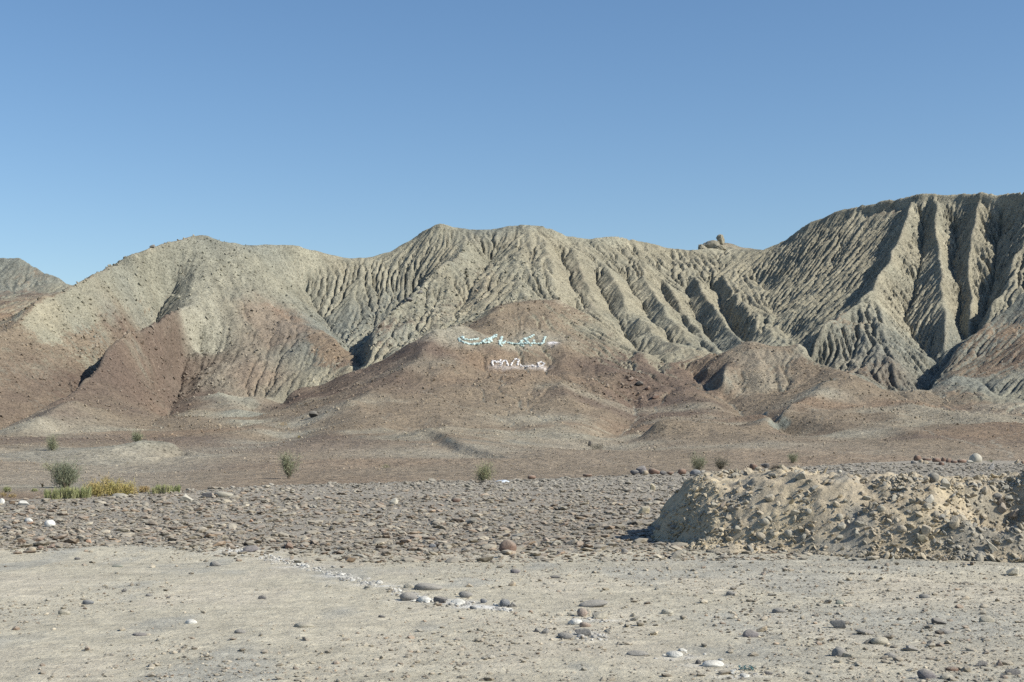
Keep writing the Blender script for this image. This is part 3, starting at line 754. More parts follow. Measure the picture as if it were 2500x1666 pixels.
TM = {}
def stone_mesh(kind, i):
    if (kind, i) not in TM:
        V, F = rock_shape(3, kind, 200 + i * 7 + len(kind))
        TM[(kind, i)] = mesh_np(kind + "_stone", V, F, M_STONE, link=False, smooth=(kind == 'round'))
    return TM[(kind, i)]
nst = [0]
def put_stone(name, x, y, z, w, d, h, kind, col, label, cat="stone", group=None, rz=0.0, tilt=(0, 0), bury=.22):
    nst[0] += 1
    o = bpy.data.objects.new(name, stone_mesh(kind, nst[0] % 5)); COL.objects.link(o)
    o.location = (x, y, z + h * (.5 - bury)); o.scale = (w, d, h)
    o.rotation_euler = (tilt[0], tilt[1], rz)
    o.color = (*col, 1)
    return tag(o, label, cat, group)
CL = dict(brown=(.185, .125, .095), red=(.195, .13, .10), tan=(.36, .30, .22), grey=(.235, .225, .21), dark=(.125, .12, .12), pale=(.42, .395, .33), white=(.60, .59, .55),
          purple=(.185, .17, .172), blue=(.16, .168, .18), yellow=(.42, .35, .21), pink=(.32, .255, .21), green=(.24, .25, .21), orange=(.36, .21, .13), dusty=(.34, .315, .255), clay=(.25, .23, .175), black=(.07, .065, .06))
# name, traced centre, traced width and height, colour, shape, label [, tilt]
ST = [
 ("boulder",1167,1260,41,29,"brown","round","round brown boulder alone on the dirt where the cobble band begins"),
 ("boulder",1458,1087,21,8,"dark","round","low dark boulder at the outer end of the row left of the bank"),
 ("boulder",1474,1081,24,18,"purple","block","tall angular purple grey slab standing in the terrace edge row",(0,.3)),
 ("boulder",1483,1087,15,9,"tan","round","tan brown boulder wedged under the purple grey slab"),
 ("boulder",1504,1085,28,12,"red","round","long reddish boulder beside the purple grey slab",(0,.12)),
 ("boulder",1524,1087,16,8,"dark","round","dark boulder between the long reddish one and a flat stone"),
 ("boulder",1541,1088,17,5,"brown","round","flat brown stone at the end of the terrace edge row"),
 ("boulder",1568,1085,20,12,"red","round","single rounded red boulder just before the earth bank"),
 ("boulder",1598,1087,25,12,"blue","round","smooth blue grey boulder on the corner of the earth bank",(0,-.2)),
 ("boulder",1732,1073,19,12,"red","round","half red half pale boulder behind the bank's left scoop"),
 ("boulder",1743,1077,15,7,"tan","round","tan stone lying against the half red boulder behind the bank"),
 ("boulder",1759,1070,20,10,"dark","block","dark angular rock behind the bank beside dead brush",(0,.4)),
 ("boulder",2109,1055,18,14,"brown","round","highest brown boulder of the row behind the bank's dip",(0,.4)),
 ("boulder",2117,1061,11,8,"tan","round","small tan stone under the highest brown boulder"),
 ("boulder",2101,1064,15,8,"grey","round","small grey stone at the left foot of the brown boulder row"),
 ("boulder",2128,1064,13,8,"tan","round","squat tan stone in front of the flat brown boulder"),
 ("boulder",2131,1057,21,6,"brown","round","flat brown boulder second in the row behind the dip"),
 ("boulder",2153,1059,20,11,"red","round","wide rust brown boulder in the middle of the far row"),
 ("boulder",2164,1067,13,9,"brown","round","brown stone rolled down in front of the wide rust boulder"),
 ("boulder",2169,1058,12,11,"red","round","narrow reddish boulder touching the dark oval one"),
 ("boulder",2181,1060,14,12,"brown","round","dark brown oval boulder leaning in the far row",(0,.5)),
 ("boulder",2193,1063,15,6,"brown","round","low brown stone between the oval boulder and a long one"),
 ("boulder",2212,1062,23,8,"brown","round","long brown boulder beside the big pale round one"),
 ("boulder",2244,1056,29,21,"pale","round","big pale round boulder that ends the far row"),
 ("boulder",2231,1063,17,8,"pale","block","pale slab at the left foot of the big pale boulder"),
 ("boulder",2280,1075,14,19,"grey","block","grey upright stone standing on the back of the bank",(0,.3)),
 ("boulder",2337,1063,13,11,"tan","block","tan angular stone at the terrace edge past the pale boulder"),
 ("boulder",2351,1065,9,9,"brown","round","brown stone cut by the picture's right border on the terrace edge"),
 ("rock",1845,1096,29,20,"dusty","block","big dusty slab sticking out near the bank's highest point",(0,.5)),
 ("rock",1670,1091,17,7,"dusty","block","thin slab poking out near the top left of the bank",(0,.3)),
 ("rock",1690,1094,21,10,"dusty","round","dusty oval rock beside the thin slab on the bank top"),
 ("rock",1698,1115,11,8,"tan","block","small tan rock below the oval one on the bank's upper face"),
 ("rock",1770,1152,27,15,"tan","block","tan wedge of rock overhanging the bank's middle face",(0,.2)),
 ("rock",1758,1205,25,15,"dusty","round","smooth oval rock low on the left half of the bank",(0,.3)),
 ("rock",1696,1225,16,14,"dusty","block","squarish dusty rock near the left foot of the bank"),
 ("rock",1750,1240,26,13,"tan","round","elongated tan rock slanting near the bank foot",(0,.5)),
 ("rock",1814,1238,22,16,"dusty","round","large rounded rock just above the bank foot, left of centre"),
 ("rock",1848,1238,13,15,"pale","block","pale upright flake on the bank's lower face",(0,.3)),
 ("rock",1682,1175,16,13,"grey","block","grey wedge rock on the left face of the bank",(0,.5)),
 ("rock",1642,1171,19,11,"dusty","block","flat faced rock set in the tan earth at the bank's left end"),
 ("rock",1662,1166,12,17,"brown","block","brownish upright shard on the bank's left face",(0,.4)),
 ("rock",1516,1217,23,10,"dark","round","flat dark stone at the very left toe of the bank"),
 ("rock",1548,1217,18,8,"dark","round","second flat dark stone wedged behind the bank's left toe"),
 ("rock",1480,1176,27,18,"yellow","chip","crumbly yellow clod lying on cobbles left of the bank"),
 ("rock",1500,1124,13,19,"yellow","chip","small upright yellow clod on cobbles near the bank's upper corner"),
 ("rock",1664,1277,14,12,"grey","block","bluish angular stone on the dirt before the bank's left foot",(0,.3)),
 ("rock",1858,1183,16,12,"dusty","round","pale egg shaped rock in a shaded niche of the bank"),
 ("rock",1930,1085,11,7,"pale","round","small pale stone on the bank's crest"),
 ("rock",2147,1104,27,20,"dark","round","smooth dark grey rock tilted beside the bank's right scoop",(0,-.7)),
 ("rock",2174,1121,21,21,"pale","block","pale blocky rock standing below the smooth dark one"),
 ("rock",2138,1154,26,20,"pale","block","big pale lump projecting from the bank right of centre"),
 ("rock",2133,1173,21,13,"tan","round","tan rock directly beneath the big pale lump"),
 ("rock",2024,1101,15,7,"grey","block","grey chip above the middle of the bank's face"),
 ("rock",2003,1167,13,18,"tan","block","upright tan flake casting a long shadow mid bank",(0,-.2)),
 ("rock",2026,1177,19,13,"dusty","round","rounded rock right of the upright tan flake"),
 ("rock",2153,1190,17,13,"tan","round","tan cobble in the loose pile under the pale lump"),
 ("rock",2206,1194,35,21,"tan","chip","widest tan clod above the dark hollow"),
 ("rock",2195,1217,28,27,"tan","block","square earth block at the left rim of the dark hollow"),
 ("rock",2074,1228,25,14,"tan","round","smooth tan oval rock on the bank's lower right face",(0,.4)),
 ("rock",2130,1226,25,21,"tan","chip","rough tan clod left of the square earth block"),
 ("rock",2118,1247,21,14,"yellow","chip","yellowish clod at the bank foot below the rough clod"),
 ("rock",1930,1199,16,14,"dusty","round","upright rounded rock in the centre of the bank's lower face"),
 ("rock",1935,1219,22,15,"pale","block","pale faceted rock just below the centre of the bank"),
 ("rock",2279,1263,14,32,"pale","block","long pale slab leaning at the mouth of the hollow",(0,-.6)),
 ("rock",2304,1192,20,20,"pink","block","pinkish angular rock above the hollow",(0,.5)),
 ("rock",2294,1147,21,11,"purple","round","purple grey flat rock high on the right of the bank"),
 ("rock",2332,1196,26,20,"brown","block","dark brown faceted rock near the bank's right side"),
 ("rock",2264,1145,16,15,"tan","block","tan angular rock left of the purple grey one"),
 ("rock",2302,1163,22,16,"brown","block","brown block below the purple grey rock"),
 ("rock",1970,1235,11,15,"pale","block","small pale shard low on the bank between two rounded rocks"),
 ("rock",2052,1287,9,11,"pale","block","small pale pyramid on the furrows before the bank"),
 ("rock",2330,1312,35,17,"pale","block","large pale block on the dirt below the hollow"),
 ("rock",905,1155,22,15,"pale","block","pale squared stone alone in the far middle of the cobble band"),
 ("rock",428,1147,38,18,"pale","block","large pale block at the far edge beside the sticks"),
 ("rock",512,1140,46,12,"dusty","round","long pale cylinder shaped stone at the terrace edge"),
 ("rock",476,1141,28,11,"dark","chip","dark crumbly lump between the pale block and the long stone"),
 ("rock",272,1142,42,9,"dusty","round","long flat dusty stone beneath the yellow shrubs"),
 ("painted_stone",113,1206,25,17,"white","round","largest white painted stone, with dark spots, in the cobble band"),
 ("painted_stone",64,1197,21,10,"white","round","white painted stone behind a flat reddish stone"),
 ("painted_stone",54,1158,25,11,"white","block","white painted stone near the terrace edge with a darker left half"),
 ("painted_stone",3,1154,14,13,"white","round","white painted stone cut by the picture's left border"),
 ("painted_stone",515,1135,9,6,"white","block","tiny white stone on top of the long pale stone's far side"),
 ("rock",70,1204,18,5,"orange","block","flat reddish stone leaning against a white painted one"),
 ("painted_stone",438,1431,28,10,"white","round","white stone half sunk in the open dirt left of centre"),
 ("rock",983,1352,66,15,"grey","round","long arched grey stone at the head of the whitewashed patch"),
 ("rock",939,1349,25,10,"dusty","round","dusty rounded stone touching the long arched one"),
 ("rock",1069,1369,34,12,"grey","round","grey lens shaped stone above the whitewashed stones"),
 ("painted_stone",938,1374,40,16,"grey","round","grey stone with whitewash on its right at the patch's left end"),
 ("painted_stone",975,1379,34,12,"white","round","white stained flat stone beside the grey one in the whitewashed patch"),
 ("painted_stone",1012,1380,35,12,"dark","chip","dark stone splashed white in the middle of the whitewashed patch"),
 ("painted_stone",1052,1385,34,11,"white","round","white smeared stone right of the dark splashed one"),
 ("painted_stone",1111,1383,17,11,"blue","round","small blue grey stone in the whitewashed patch"),
 ("rock",1160,1387,24,18,"blue","round","dark blue grey upright stone at the patch's right end"),
 ("rock",1180,1390,20,12,"grey","block","brownish grey stone leaning on the blue grey upright one"),
 ("painted_stone",1087,1398,17,9,"blue","round","half white small stone in front of the whitewashed patch"),
 ("rock",1364,1390,68,11,"grey","round","longest low grey stone on the dirt right of the whitewashed patch",(0,-.1)),
 ("painted_stone",1338,1411,26,21,"pink","round","pale pinkish knob on top of the small stone heap"),
 ("rock",1380,1418,36,14,"dusty","chip","crusted dusty stone on the right of the small heap"),
 ("painted_stone",1323,1430,31,13,"white","round","white smeared stone on the left of the small heap"),
 ("rock",1345,1438,28,10,"pink","round","pinkish flat stone in the middle of the small heap"),
 ("rock",1340,1454,40,17,"grey","chip","broken grey brown stone at the foot of the small heap"),
 ("rock",1300,1464,38,12,"grey","round","smooth grey stone left of the broken one"),
 ("rock",1254,1451,19,13,"grey","block","grey angular stone west of the small heap beside a smaller twin"),
 ("rock",1234,1451,15,12,"dark","block","darker angular stone, smaller of the pair left of the heap"),
 ("rock",1534,1408,28,10,"pale","round","pale flat stone on the dirt below the bank's left end"),
 ("rock",1276,1327,24,5,"dark","round","thin dark stone lying flat on the tan strip"),
 ("rock",1184,1315,24,9,"purple","round","purplish stone on the tan dirt below the brown boulder"),
 ("rock",1177,1343,19,12,"tan","block","small tan pyramid shaped stone on the dirt"),
 ("rock",1079,1347,22,10,"tan","block","flat topped tan stone behind the lens shaped one"),
 ("rock",877,1419,17,6,"dark","round","small dark stone alone below the whitewashed patch"),
 ("rock",1466,1505,52,9,"grey","round","long flush grey stone near the bottom middle"),
 ("painted_stone",1551,1508,38,13,"white","round","white smeared stone right of the long flush grey one"),
 ("painted_stone",1640,1530,52,14,"white","round","largest whitewashed stone, low near the picture's bottom"),
 ("rock",1605,1523,14,12,"dark","round","small dark stone at the left end of the largest whitewashed stone"),
 ("rock",1765,1550,24,10,"dark","round","dark lens of stone below the teal rope scrap"),
 ("rock",1726,1458,38,19,"purple","round","purple grey egg shaped stone on the right half of the dirt"),
 ("rock",1752,1447,30,11,"tan","block","box shaped tan stone behind the purple grey egg"),
 ("rock",2024,1475,42,18,"dusty","round","dusty oval stone, widest in the right hand cobble patch"),
 ("rock",1930,1501,34,24,"grey","round","banded grey stone, tallest near the bottom right",(0,.3)),
 ("rock",1950,1508,30,10,"dusty","chip","splintered stone tucked behind the banded grey one"),
 ("rock",2269,1425,35,16,"dusty","round","dusty dome shaped stone in the far right cobble patch"),
 ("rock",2131,1555,42,22,"purple","round","large purple grey stone at the bottom border",(0,.2)),
 ("rock",2178,1560,34,14,"dusty","round","whitish stone beside the large one at the bottom border"),
 ("rock",2046,1508,28,13,"grey","round","humped grey stone between the banded one and a flat one"),
 ("rock",2158,1430,36,11,"dark","block","dark slanting slab in the cobble patch",(0,.15)),
 ("rock",1927,1436,38,15,"grey","chip","chipped grey stone left of the cobble patch"),
 ("rock",2175,1454,34,10,"grey","round","long bluish pebble shaped stone below the dark slab"),
 ("rock",2257,1529,36,11,"dark","block","dark flat slab with a lifted left edge near the bottom right",(0,-.12)),
 ("rock",2299,1525,16,18,"pink","block","pink upright stone right of the dark flat slab"),
 ("rock",2097,1492,32,13,"grey","block","pale grey wedge stone in front of a brown chip",(0,.2)),
 ("rock",1930,1386,19,11,"green","round","small greenish stone on the dirt below the tan strip"),
 ("rock",2126,1373,25,10,"grey","round","half buried grey stone on the tan strip's lower rim"),
 ("rock",1990,1454,42,8,"grey","round","stick like long grey stone above the widest dusty one",(0,.12)),
 ("rock",1791,1405,32,9,"grey","round","flat grey stone on the dirt right of middle"),
 ("rock",1682,1366,26,11,"grey","round","rough grey mound of stone below the furrows"),
 ("rock",2219,1376,22,10,"tan","block","tan angular stone on the right of the tan strip"),
 ("rock",2190,1541,30,9,"brown","round","brown pebble lying next to the dark slab's near side"),
 ("rock",2330,1548,34,12,"dark","chip","dark broken stones at the bottom right corner"),
 ("rock",493,1297,28,12,"grey","round","smooth grey stone on pale dirt near the cobble band"),
 ("rock",201,1386,26,9,"blue","round","bluish pointed stone on the left of the open dirt"),
 ("rock",602,1375,20,8,"dark","round","dark topped oval stone on the middle of the pale dirt"),
 ("rock",320,1461,36,6,"purple","round","flat purplish stone sunk in dirt at lower left"),
 ("rock",551,1455,28,9,"grey","round","flat grey stone sunk below the white one"),
 ("rock",697,1439,48,10,"dusty","round","wide dusty hump of stone left of the bottom middle"),
 ("rock",146,1410,28,11,"dusty","round","low dusty hump near the left border"),
 ("rock",269,1302,27,6,"green","round","thin greenish stone on dirt under the cobble band"),
 ("rock",177,1286,15,5,"dark","round","small dark flat stone near the top left of the dirt"),
 ("rock",575,1265,36,15,"purple","chip","purple grey heap of gravel where dirt meets cobbles"),
 ("rock",694,1257,13,12,"dark","block","small dark pyramid on the cobble band's near rim"),
 ("rock",665,1258,20,15,"brown","block","brown wedge shaped stone left of the dark pyramid",(0,.3)),
 ("rock",284,1357,11,8,"dark","block","little dark cube of stone on the left dirt"),
 ("rock",385,1375,10,6,"dark","block","tiny dark pointed stone left of the oval one"),
 ("rock",342,1370,16,7,"grey","round","grey half buried pebble left of the tiny pointed one"),
 ("rock",175,1249,24,10,"tan","block","tan squared stone on the near rim of the cobbles at left"),
 ("rock",204,1247,14,10,"orange","block","orange brown squared stone next to the tan squared one"),
 ("rock",116,1257,19,10,"red","block","red brown stone on the cobble rim near the left border"),
 ("rock",71,1266,22,12,"tan","round","light tan rounded stone at the lowest left of the cobbles"),
 ("rock",92,1261,15,10,"brown","round","brown stone between the red brown and the light tan ones"),
 ("rock",578,1198,12,8,"orange","block","small orange stone standing out mid cobble band"),
 ("rock",15,1215,20,8,"dark","round","dark flat stone by the left border inside the cobbles"),
 ("rock",994,1256,17,9,"blue","round","blue grey stone under a dark one near the brown boulder"),
 ("rock",1001,1252,14,8,"dark","block","dark chip lying over the blue grey stone"),
 ("rock",934,1242,14,14,"dark","block","dark upright chip in the lower cobble band",(0,.6)),
 ("rock",1257,1243,22,12,"pink","block","dull pink stone right of the brown boulder"),
 ("rock",1436,1268,17,10,"grey","round","grey round stone on the dirt left of the bank foot"),
 ("rock",875,1160,14,7,"brown","round","low brown stone left of the pale squared one"),
 ("rock",1048,1152,24,9,"brown","round","wide brown stone in the upper middle of the band"),
 ("rock",1222,1098,20,7,"red","round","lone reddish stone on the terrace edge by the plastic sheet"),
 ("rock",1350,1093,22,5,"brown","round","flat brown stone on the terrace edge left of the boulder row"),
]
for s_ in ST:
    name, dx, dy, w_, h_, cn, kd, lab = s_[:8]; tl = s_[8] if len(s_) > 8 else (0, 0)
    x, y, z = ghit(dx, dy + h_ * .32)
    sc_ = K * y
    cl_ = np.array(CL[cn])
    if 1400 < dx and 1095 < dy < 1290 and x > 1.8: cl_ = cl_ * .5 + np.array(CL['dusty']) * .5
    put_stone(name, x, y + w_ * sc_ * .2, float(fg(x, y + w_ * sc_ * .2)) if dy < 1300 and dx > 1500 else z, w_ * sc_, w_ * sc_ * (.62 if w_ > 1.6 * h_ else .85), h_ * sc_ * (1.35 if w_ < 2.5 * h_ else 1.6), kd, cl_, lab,
              {"boulder": "boulder", "rock": "stone", "painted_stone": "painted stone"}[name], rz=rng.uniform(-.25, .25), tilt=tl, bury=.36 if dy > 1290 else .28)

# more stones one can tell apart, by place
def many(nm, cnt, gen, szf, kinds, colf, label, group, name="cobble", bury=.25, tilt=.15):
    for i in range(cnt):
        x, y = gen(); z = float(fg(x, y)); w_ = szf(y)
        c = colf(); kd = random.choice(kinds)
        put_stone(name, x, y, z, w_, w_ * random.uniform(.55, .9), w_ * random.uniform(.3, .55), kd, tuple(c), label, "stone", group, rz=random.uniform(0, 6.28), tilt=(random.gauss(0, tilt), random.gauss(0, tilt)), bury=bury)
def g_band():
    while True:
        y = 21.6 + 16 * random.random() ** 1.5; x = random.uniform(-.37, .37) * y
        if mound(x, y) < .02 and y < edge_y(x) - .5: return x, y
def g_dirt():
    while True:
        y = 9.6 + 11 * random.random(); x = random.uniform(-.37, .37) * y
        if random.random() < (.25 if x < 1 else .9) and mound(x, y) < .02: return x, y
def g_bank():
    while True:
        x = random.uniform(2.3, 7.6); y = np.interp(x, BX, BY) + random.uniform(-.1, 2.1)
        if mound(x, y) > .08 and all((x - a) ** 2 / .2 + (y - b) ** 2 / .4 > 1 for a, b in [(3.55, 22.6), (5.35, 21.9)]): return x, y
many("a", 200, g_band, lambda y: random.uniform(.09, .21), ['block', 'chip'], lambda: stone_cols(1, 1.0)[0], "flat grey or brown cobble, one of the larger ones in the dense band", "larger cobbles of the dense band")
many("b", 90, g_dirt, lambda y: random.uniform(.04, .11), ['chip', 'block', 'chip'], lambda: stone_cols(1, .3)[0] * 1.15, "plain grey stone lying loose on the packed dirt", "loose stones on the packed dirt")
many("c", 150, g_bank, lambda y: random.choice([.07, .08, .1, .12, .15]) * random.uniform(.9, 1.15), ['block', 'chip'], lambda: np.array(CL['dusty'] if random.random() < .6 else CL['tan']) * random.uniform(.8, 1.1), "dusty tan rock stuck in the face of the earth bank", "rocks stuck in the earth bank", name="rock", tilt=.5, bury=.42)

# ------------------------------------------------------------------ rocks on the hills
def hill_rock(dx, dy, w_, h_, cn, kd, lab, name="rock", d0=100):
    x, y, z = hit(dx, dy + h_ * .4, d0); s = K * y
    put_stone(name, x, y, z, w_ * s, w_ * s * .8, h_ * s * 1.3, kd, CL[cn], lab, "rock", rz=rng.uniform(-.4, .4))
for a in [(722,953,24,13,"black","block","dark overhanging rock above the pale wash between the two hills"),  # black block added in place of a shadowed hole among the rocks
          (1450,872,16,9,"brown","block","uppermost dark outcrop rock on the brown hill right of the writing"),
          (1468,882,20,10,"black","chip","widest dark outcrop rock on the brown hill"),
          (1488,893,14,8,"brown","block","dark rock below the widest outcrop rock"),
          (1505,912,18,8,"brown","chip","lowest dark outcrop rock on the brown hill"),
          (942,690,14,9,"dark","block","dark crag on the rocky spur under the saddle"),
          (965,672,12,8,"dark","block","smaller crag above the dark one on the rocky spur"),
          (350,568,14,6,"grey","block","small rock on the left mountain's skyline"),
          (1355,1022,9,14,"black","block","dark rock in the gully mouth below the writing")]:  # black block set where the gully has a dark notch
    hill_rock(*a)
oc = bpy.data.objects.new("rock_outcrop", None); COL.objects.link(oc); oc.location = W(1632, 575, 281)
tag(oc, "craggy outcrop with a square knob on the skyline saddle", "outcrop")
def oc_part(nm, dx, dy, w_, h_, D, cn, seed, rz=0):
    V, F = rock_shape(4, 'crag', seed); V = V * (1 + .05 * n3d(V * 3, 6, seed) + .05 * np.abs(n3d(V * 3, 11, seed + 3)))[:, None]
    x, y, z = W(dx, dy, D); s = K * D
    me = mesh_np(nm, V, F, M_STONE, link=False, smooth=False); o = bpy.data.objects.new(nm, me); COL.objects.link(o); o.parent = oc
    o.location = Vector((x, y, z)) - oc.location; o.scale = (w_ * s, w_ * s * .8, h_ * s); o.rotation_euler = (0, 0, rz); o.color = (*CL[cn], 1)
oc_part("knob", 1655, 552, 20, 26, 284, "clay", 611)
oc_part("crag", 1634, 569, 40, 30, 283, "clay", 612)
oc_part("crag", 1615, 574, 26, 20, 282, "clay", 613, .4)
oc_part("crag", 1652, 571, 30, 18, 282, "clay", 614, .2)

# ------------------------------------------------------------------ writing of painted stones on the hill
def mat_plain(name, col, rough=.8, var=.25):
    t = NT(name); geo = t.n("ShaderNodeNewGeometry"); n1 = t.noise(geo.outputs["Position"], 6.0, 4, .6)
    t.l(t.mul(tuple(col), t.ramp(n1, [(.3, 1 - var), (.7, 1 + var * .6)])), t.b.inputs["Base Color"]); t.b.inputs["Roughness"].default_value = rough
    return t.m
M_TURQ = mat_plain("turquoise_paint", (.53, .65, .62), .7, .3)
M_WHITE = mat_plain("white_paint", (.72, .69, .67), .7, .2)
def writing(name, label, mat, letters, size):
    root = bpy.data.objects.new(name, None); COL.objects.link(root)
    x, y, z = hit(*letters[0][0][0], 120); root.location = (x, y, z); tag(root, label, "writing")
    T = [rock_shape(1, 'block', 700 + i) for i in range(4)]
    for strokes in letters:
        Vs, Fs, off = [], [], 0
        for st in strokes:
            st = np.array(st, float)
            if len(st) == 1: pts = [st[0]]
            else:
                seg = np.linalg.norm(np.diff(st, axis=0) * np.array([1, 2.2]), axis=1); cs_ = np.concatenate([[0], np.cumsum(seg)])
                m = max(2, int(cs_[-1] / 2.9)); u = np.linspace(0, cs_[-1], m)
                pts = np.stack([np.interp(u, cs_, st[:, 0]), np.interp(u, cs_, st[:, 1])], 1)
            for p in pts:
                for rep_ in range(2):
                    px, py = p + rng.normal(0, .6, 2) * np.array([1, .7])
                    _h = hit(px, py, 150); hx, hy, hz_ = hit(px, py, _h[1] - 1.0, _h[1] + 1.0, .03)
                    V, F = T[rng.integers(4)]; s = size * rng.uniform(.7, 1.3)
                    a = rng.uniform(0, 6.28); R_ = np.array([[math.cos(a), -math.sin(a), 0], [math.sin(a), math.cos(a), 0], [0, 0, 1]])
                    q = (V * np.array([s, s * .8, s * .75])) @ R_.T + np.array([hx - x, hy - y, hz_ - z + s * .22])
                    Vs.append(q); Fs.append(F + off); off += len(V)
        mesh_np("letter", np.concatenate(Vs), np.concatenate(Fs), mat, smooth=False, parent=root)
def zz(pts): return [(1016.5 + .128 * a, 734.1 + .128 * b) for a, b in pts]
writing("hillside_writing", "turquoise painted stones laid out as a long line of Persian script", M_TURQ, [
  [zz([(370,330),(380,370),(480,380),(570,380),(650,365)]), zz([(300,360),(312,400),(370,420),(450,450),(540,465),(640,455),(720,430)]), zz([(345,335)])],
  [zz([(720,430),(740,400),(800,365),(860,370),(885,400),(830,430),(740,430)]), zz([(860,360),(900,330),(960,295),(972,318),(920,340),(830,390)])],
  [zz([(1060,330),(1050,400),(1050,440),(1090,450),(1125,420)]), zz([(1030,400),(1032,450)]), zz([(1035,475)]), zz([(1060,488)])],
  [zz([(1200,425),(1230,450),(1330,455),(1400,450),(1500,450)]), zz([(1390,440),(1430,400)]), zz([(1170,430)])],
  [zz([(1470,365),(1530,350),(1590,320),(1640,300)]), zz([(1480,372),(1520,405),(1548,440)]), zz([(1500,450),(1560,452)])],
  [zz([(1560,452),(1640,450),(1700,450)]), zz([(1640,400),(1640,440)]), zz([(1415,490)]), zz([(1455,490)]), zz([(1585,485)])],
  [zz([(1700,450),(1780,460),(1810,430),(1830,380),(1850,330)])],
 ], .36)
writing("hillside_date", "white painted stones spelling a shorter word and numerals below the turquoise line", M_WHITE, [
  [zz([(900,750),(895,790),(903,835)]), zz([(900,755),(950,765),(965,790),(995,760),(1005,782),(1042,745),(1040,790)])],
  [zz([(1045,840),(1080,790),(1105,750),(1150,758),(1165,800),(1180,850)])],
  [zz([(1215,840),(1260,790),(1310,730),(1370,740),(1360,785),(1345,835)])],
  [zz([(1400,820),(1412,850),(1500,856),(1600,858),(1620,830),(1642,860),(1720,862)])],
  [zz([(1720,862),(1800,845),(1830,805),(1765,778),(1715,795),(1730,830)])],
 ], .26)

# ------------------------------------------------------------------ plants
def mat_leaf(name, col, col2):
    t = NT(name); geo = t.n("ShaderNodeNewGeometry"); n1 = t.noise(geo.outputs["Position"], 2.5, 3, .6)
    m = t.n("ShaderNodeMix", data_type='RGBA'); t.l(t.ramp(n1, [(.35, 0.), (.65, 1.)]), m.inputs[0])
    m.inputs[6].default_value = (*col, 1); m.inputs[7].default_value = (*col2, 1); t.l(m.outputs[2], t.b.inputs["Base Color"])
    t.b.inputs["Roughness"].default_value = .7
    return t.m
LEAF = dict(dark=mat_leaf("grey_green_leaf", (.155, .175, .115), (.22, .235, .16)), olive=mat_leaf("olive_leaf", (.22, .24, .15), (.29, .295, .19)),
            pale=mat_leaf("pale_leaf", (.26, .28, .16), (.32, .31, .19)), yellow=mat_leaf("yellow_leaf", (.40, .36, .13), (.40, .29, .13)), grass=mat_leaf("reed_leaf", (.26, .29, .13), (.33, .32, .17)),
            orange=mat_leaf("dry_orange_leaf", (.38, .24, .10), (.36, .28, .14)), grey=mat_leaf("grey_twig_leaf", (.13, .125, .09), (.17, .16, .12)), black=mat_leaf("dead_twig", (.05, .045, .04), (.09, .075, .06)))
M_WOOD = mat_plain("bush_bark", (.16, .13, .10), .9)
def tubes(paths, r0, r1, seg=4):
    Vs, Fs, off = [], [], 0
    for p in paths:
        p = np.array(p); n_ = len(p)
        for i in range(n_):
            r_ = r0 + (r1 - r0) * i / (n_ - 1)
            for k in range(seg):
                a = 6.283 * k / seg; Vs.append(p[i] + np.array([math.cos(a), math.sin(a), 0]) * r_)
        for i in range(n_ - 1):
            for k in range(seg):
                a = off + i * seg + k; b = off + i * seg + (k + 1) % seg; Fs.append([a, b, b + seg, a + seg])
        off += n_ * seg
    return np.array(Vs), np.array(Fs)
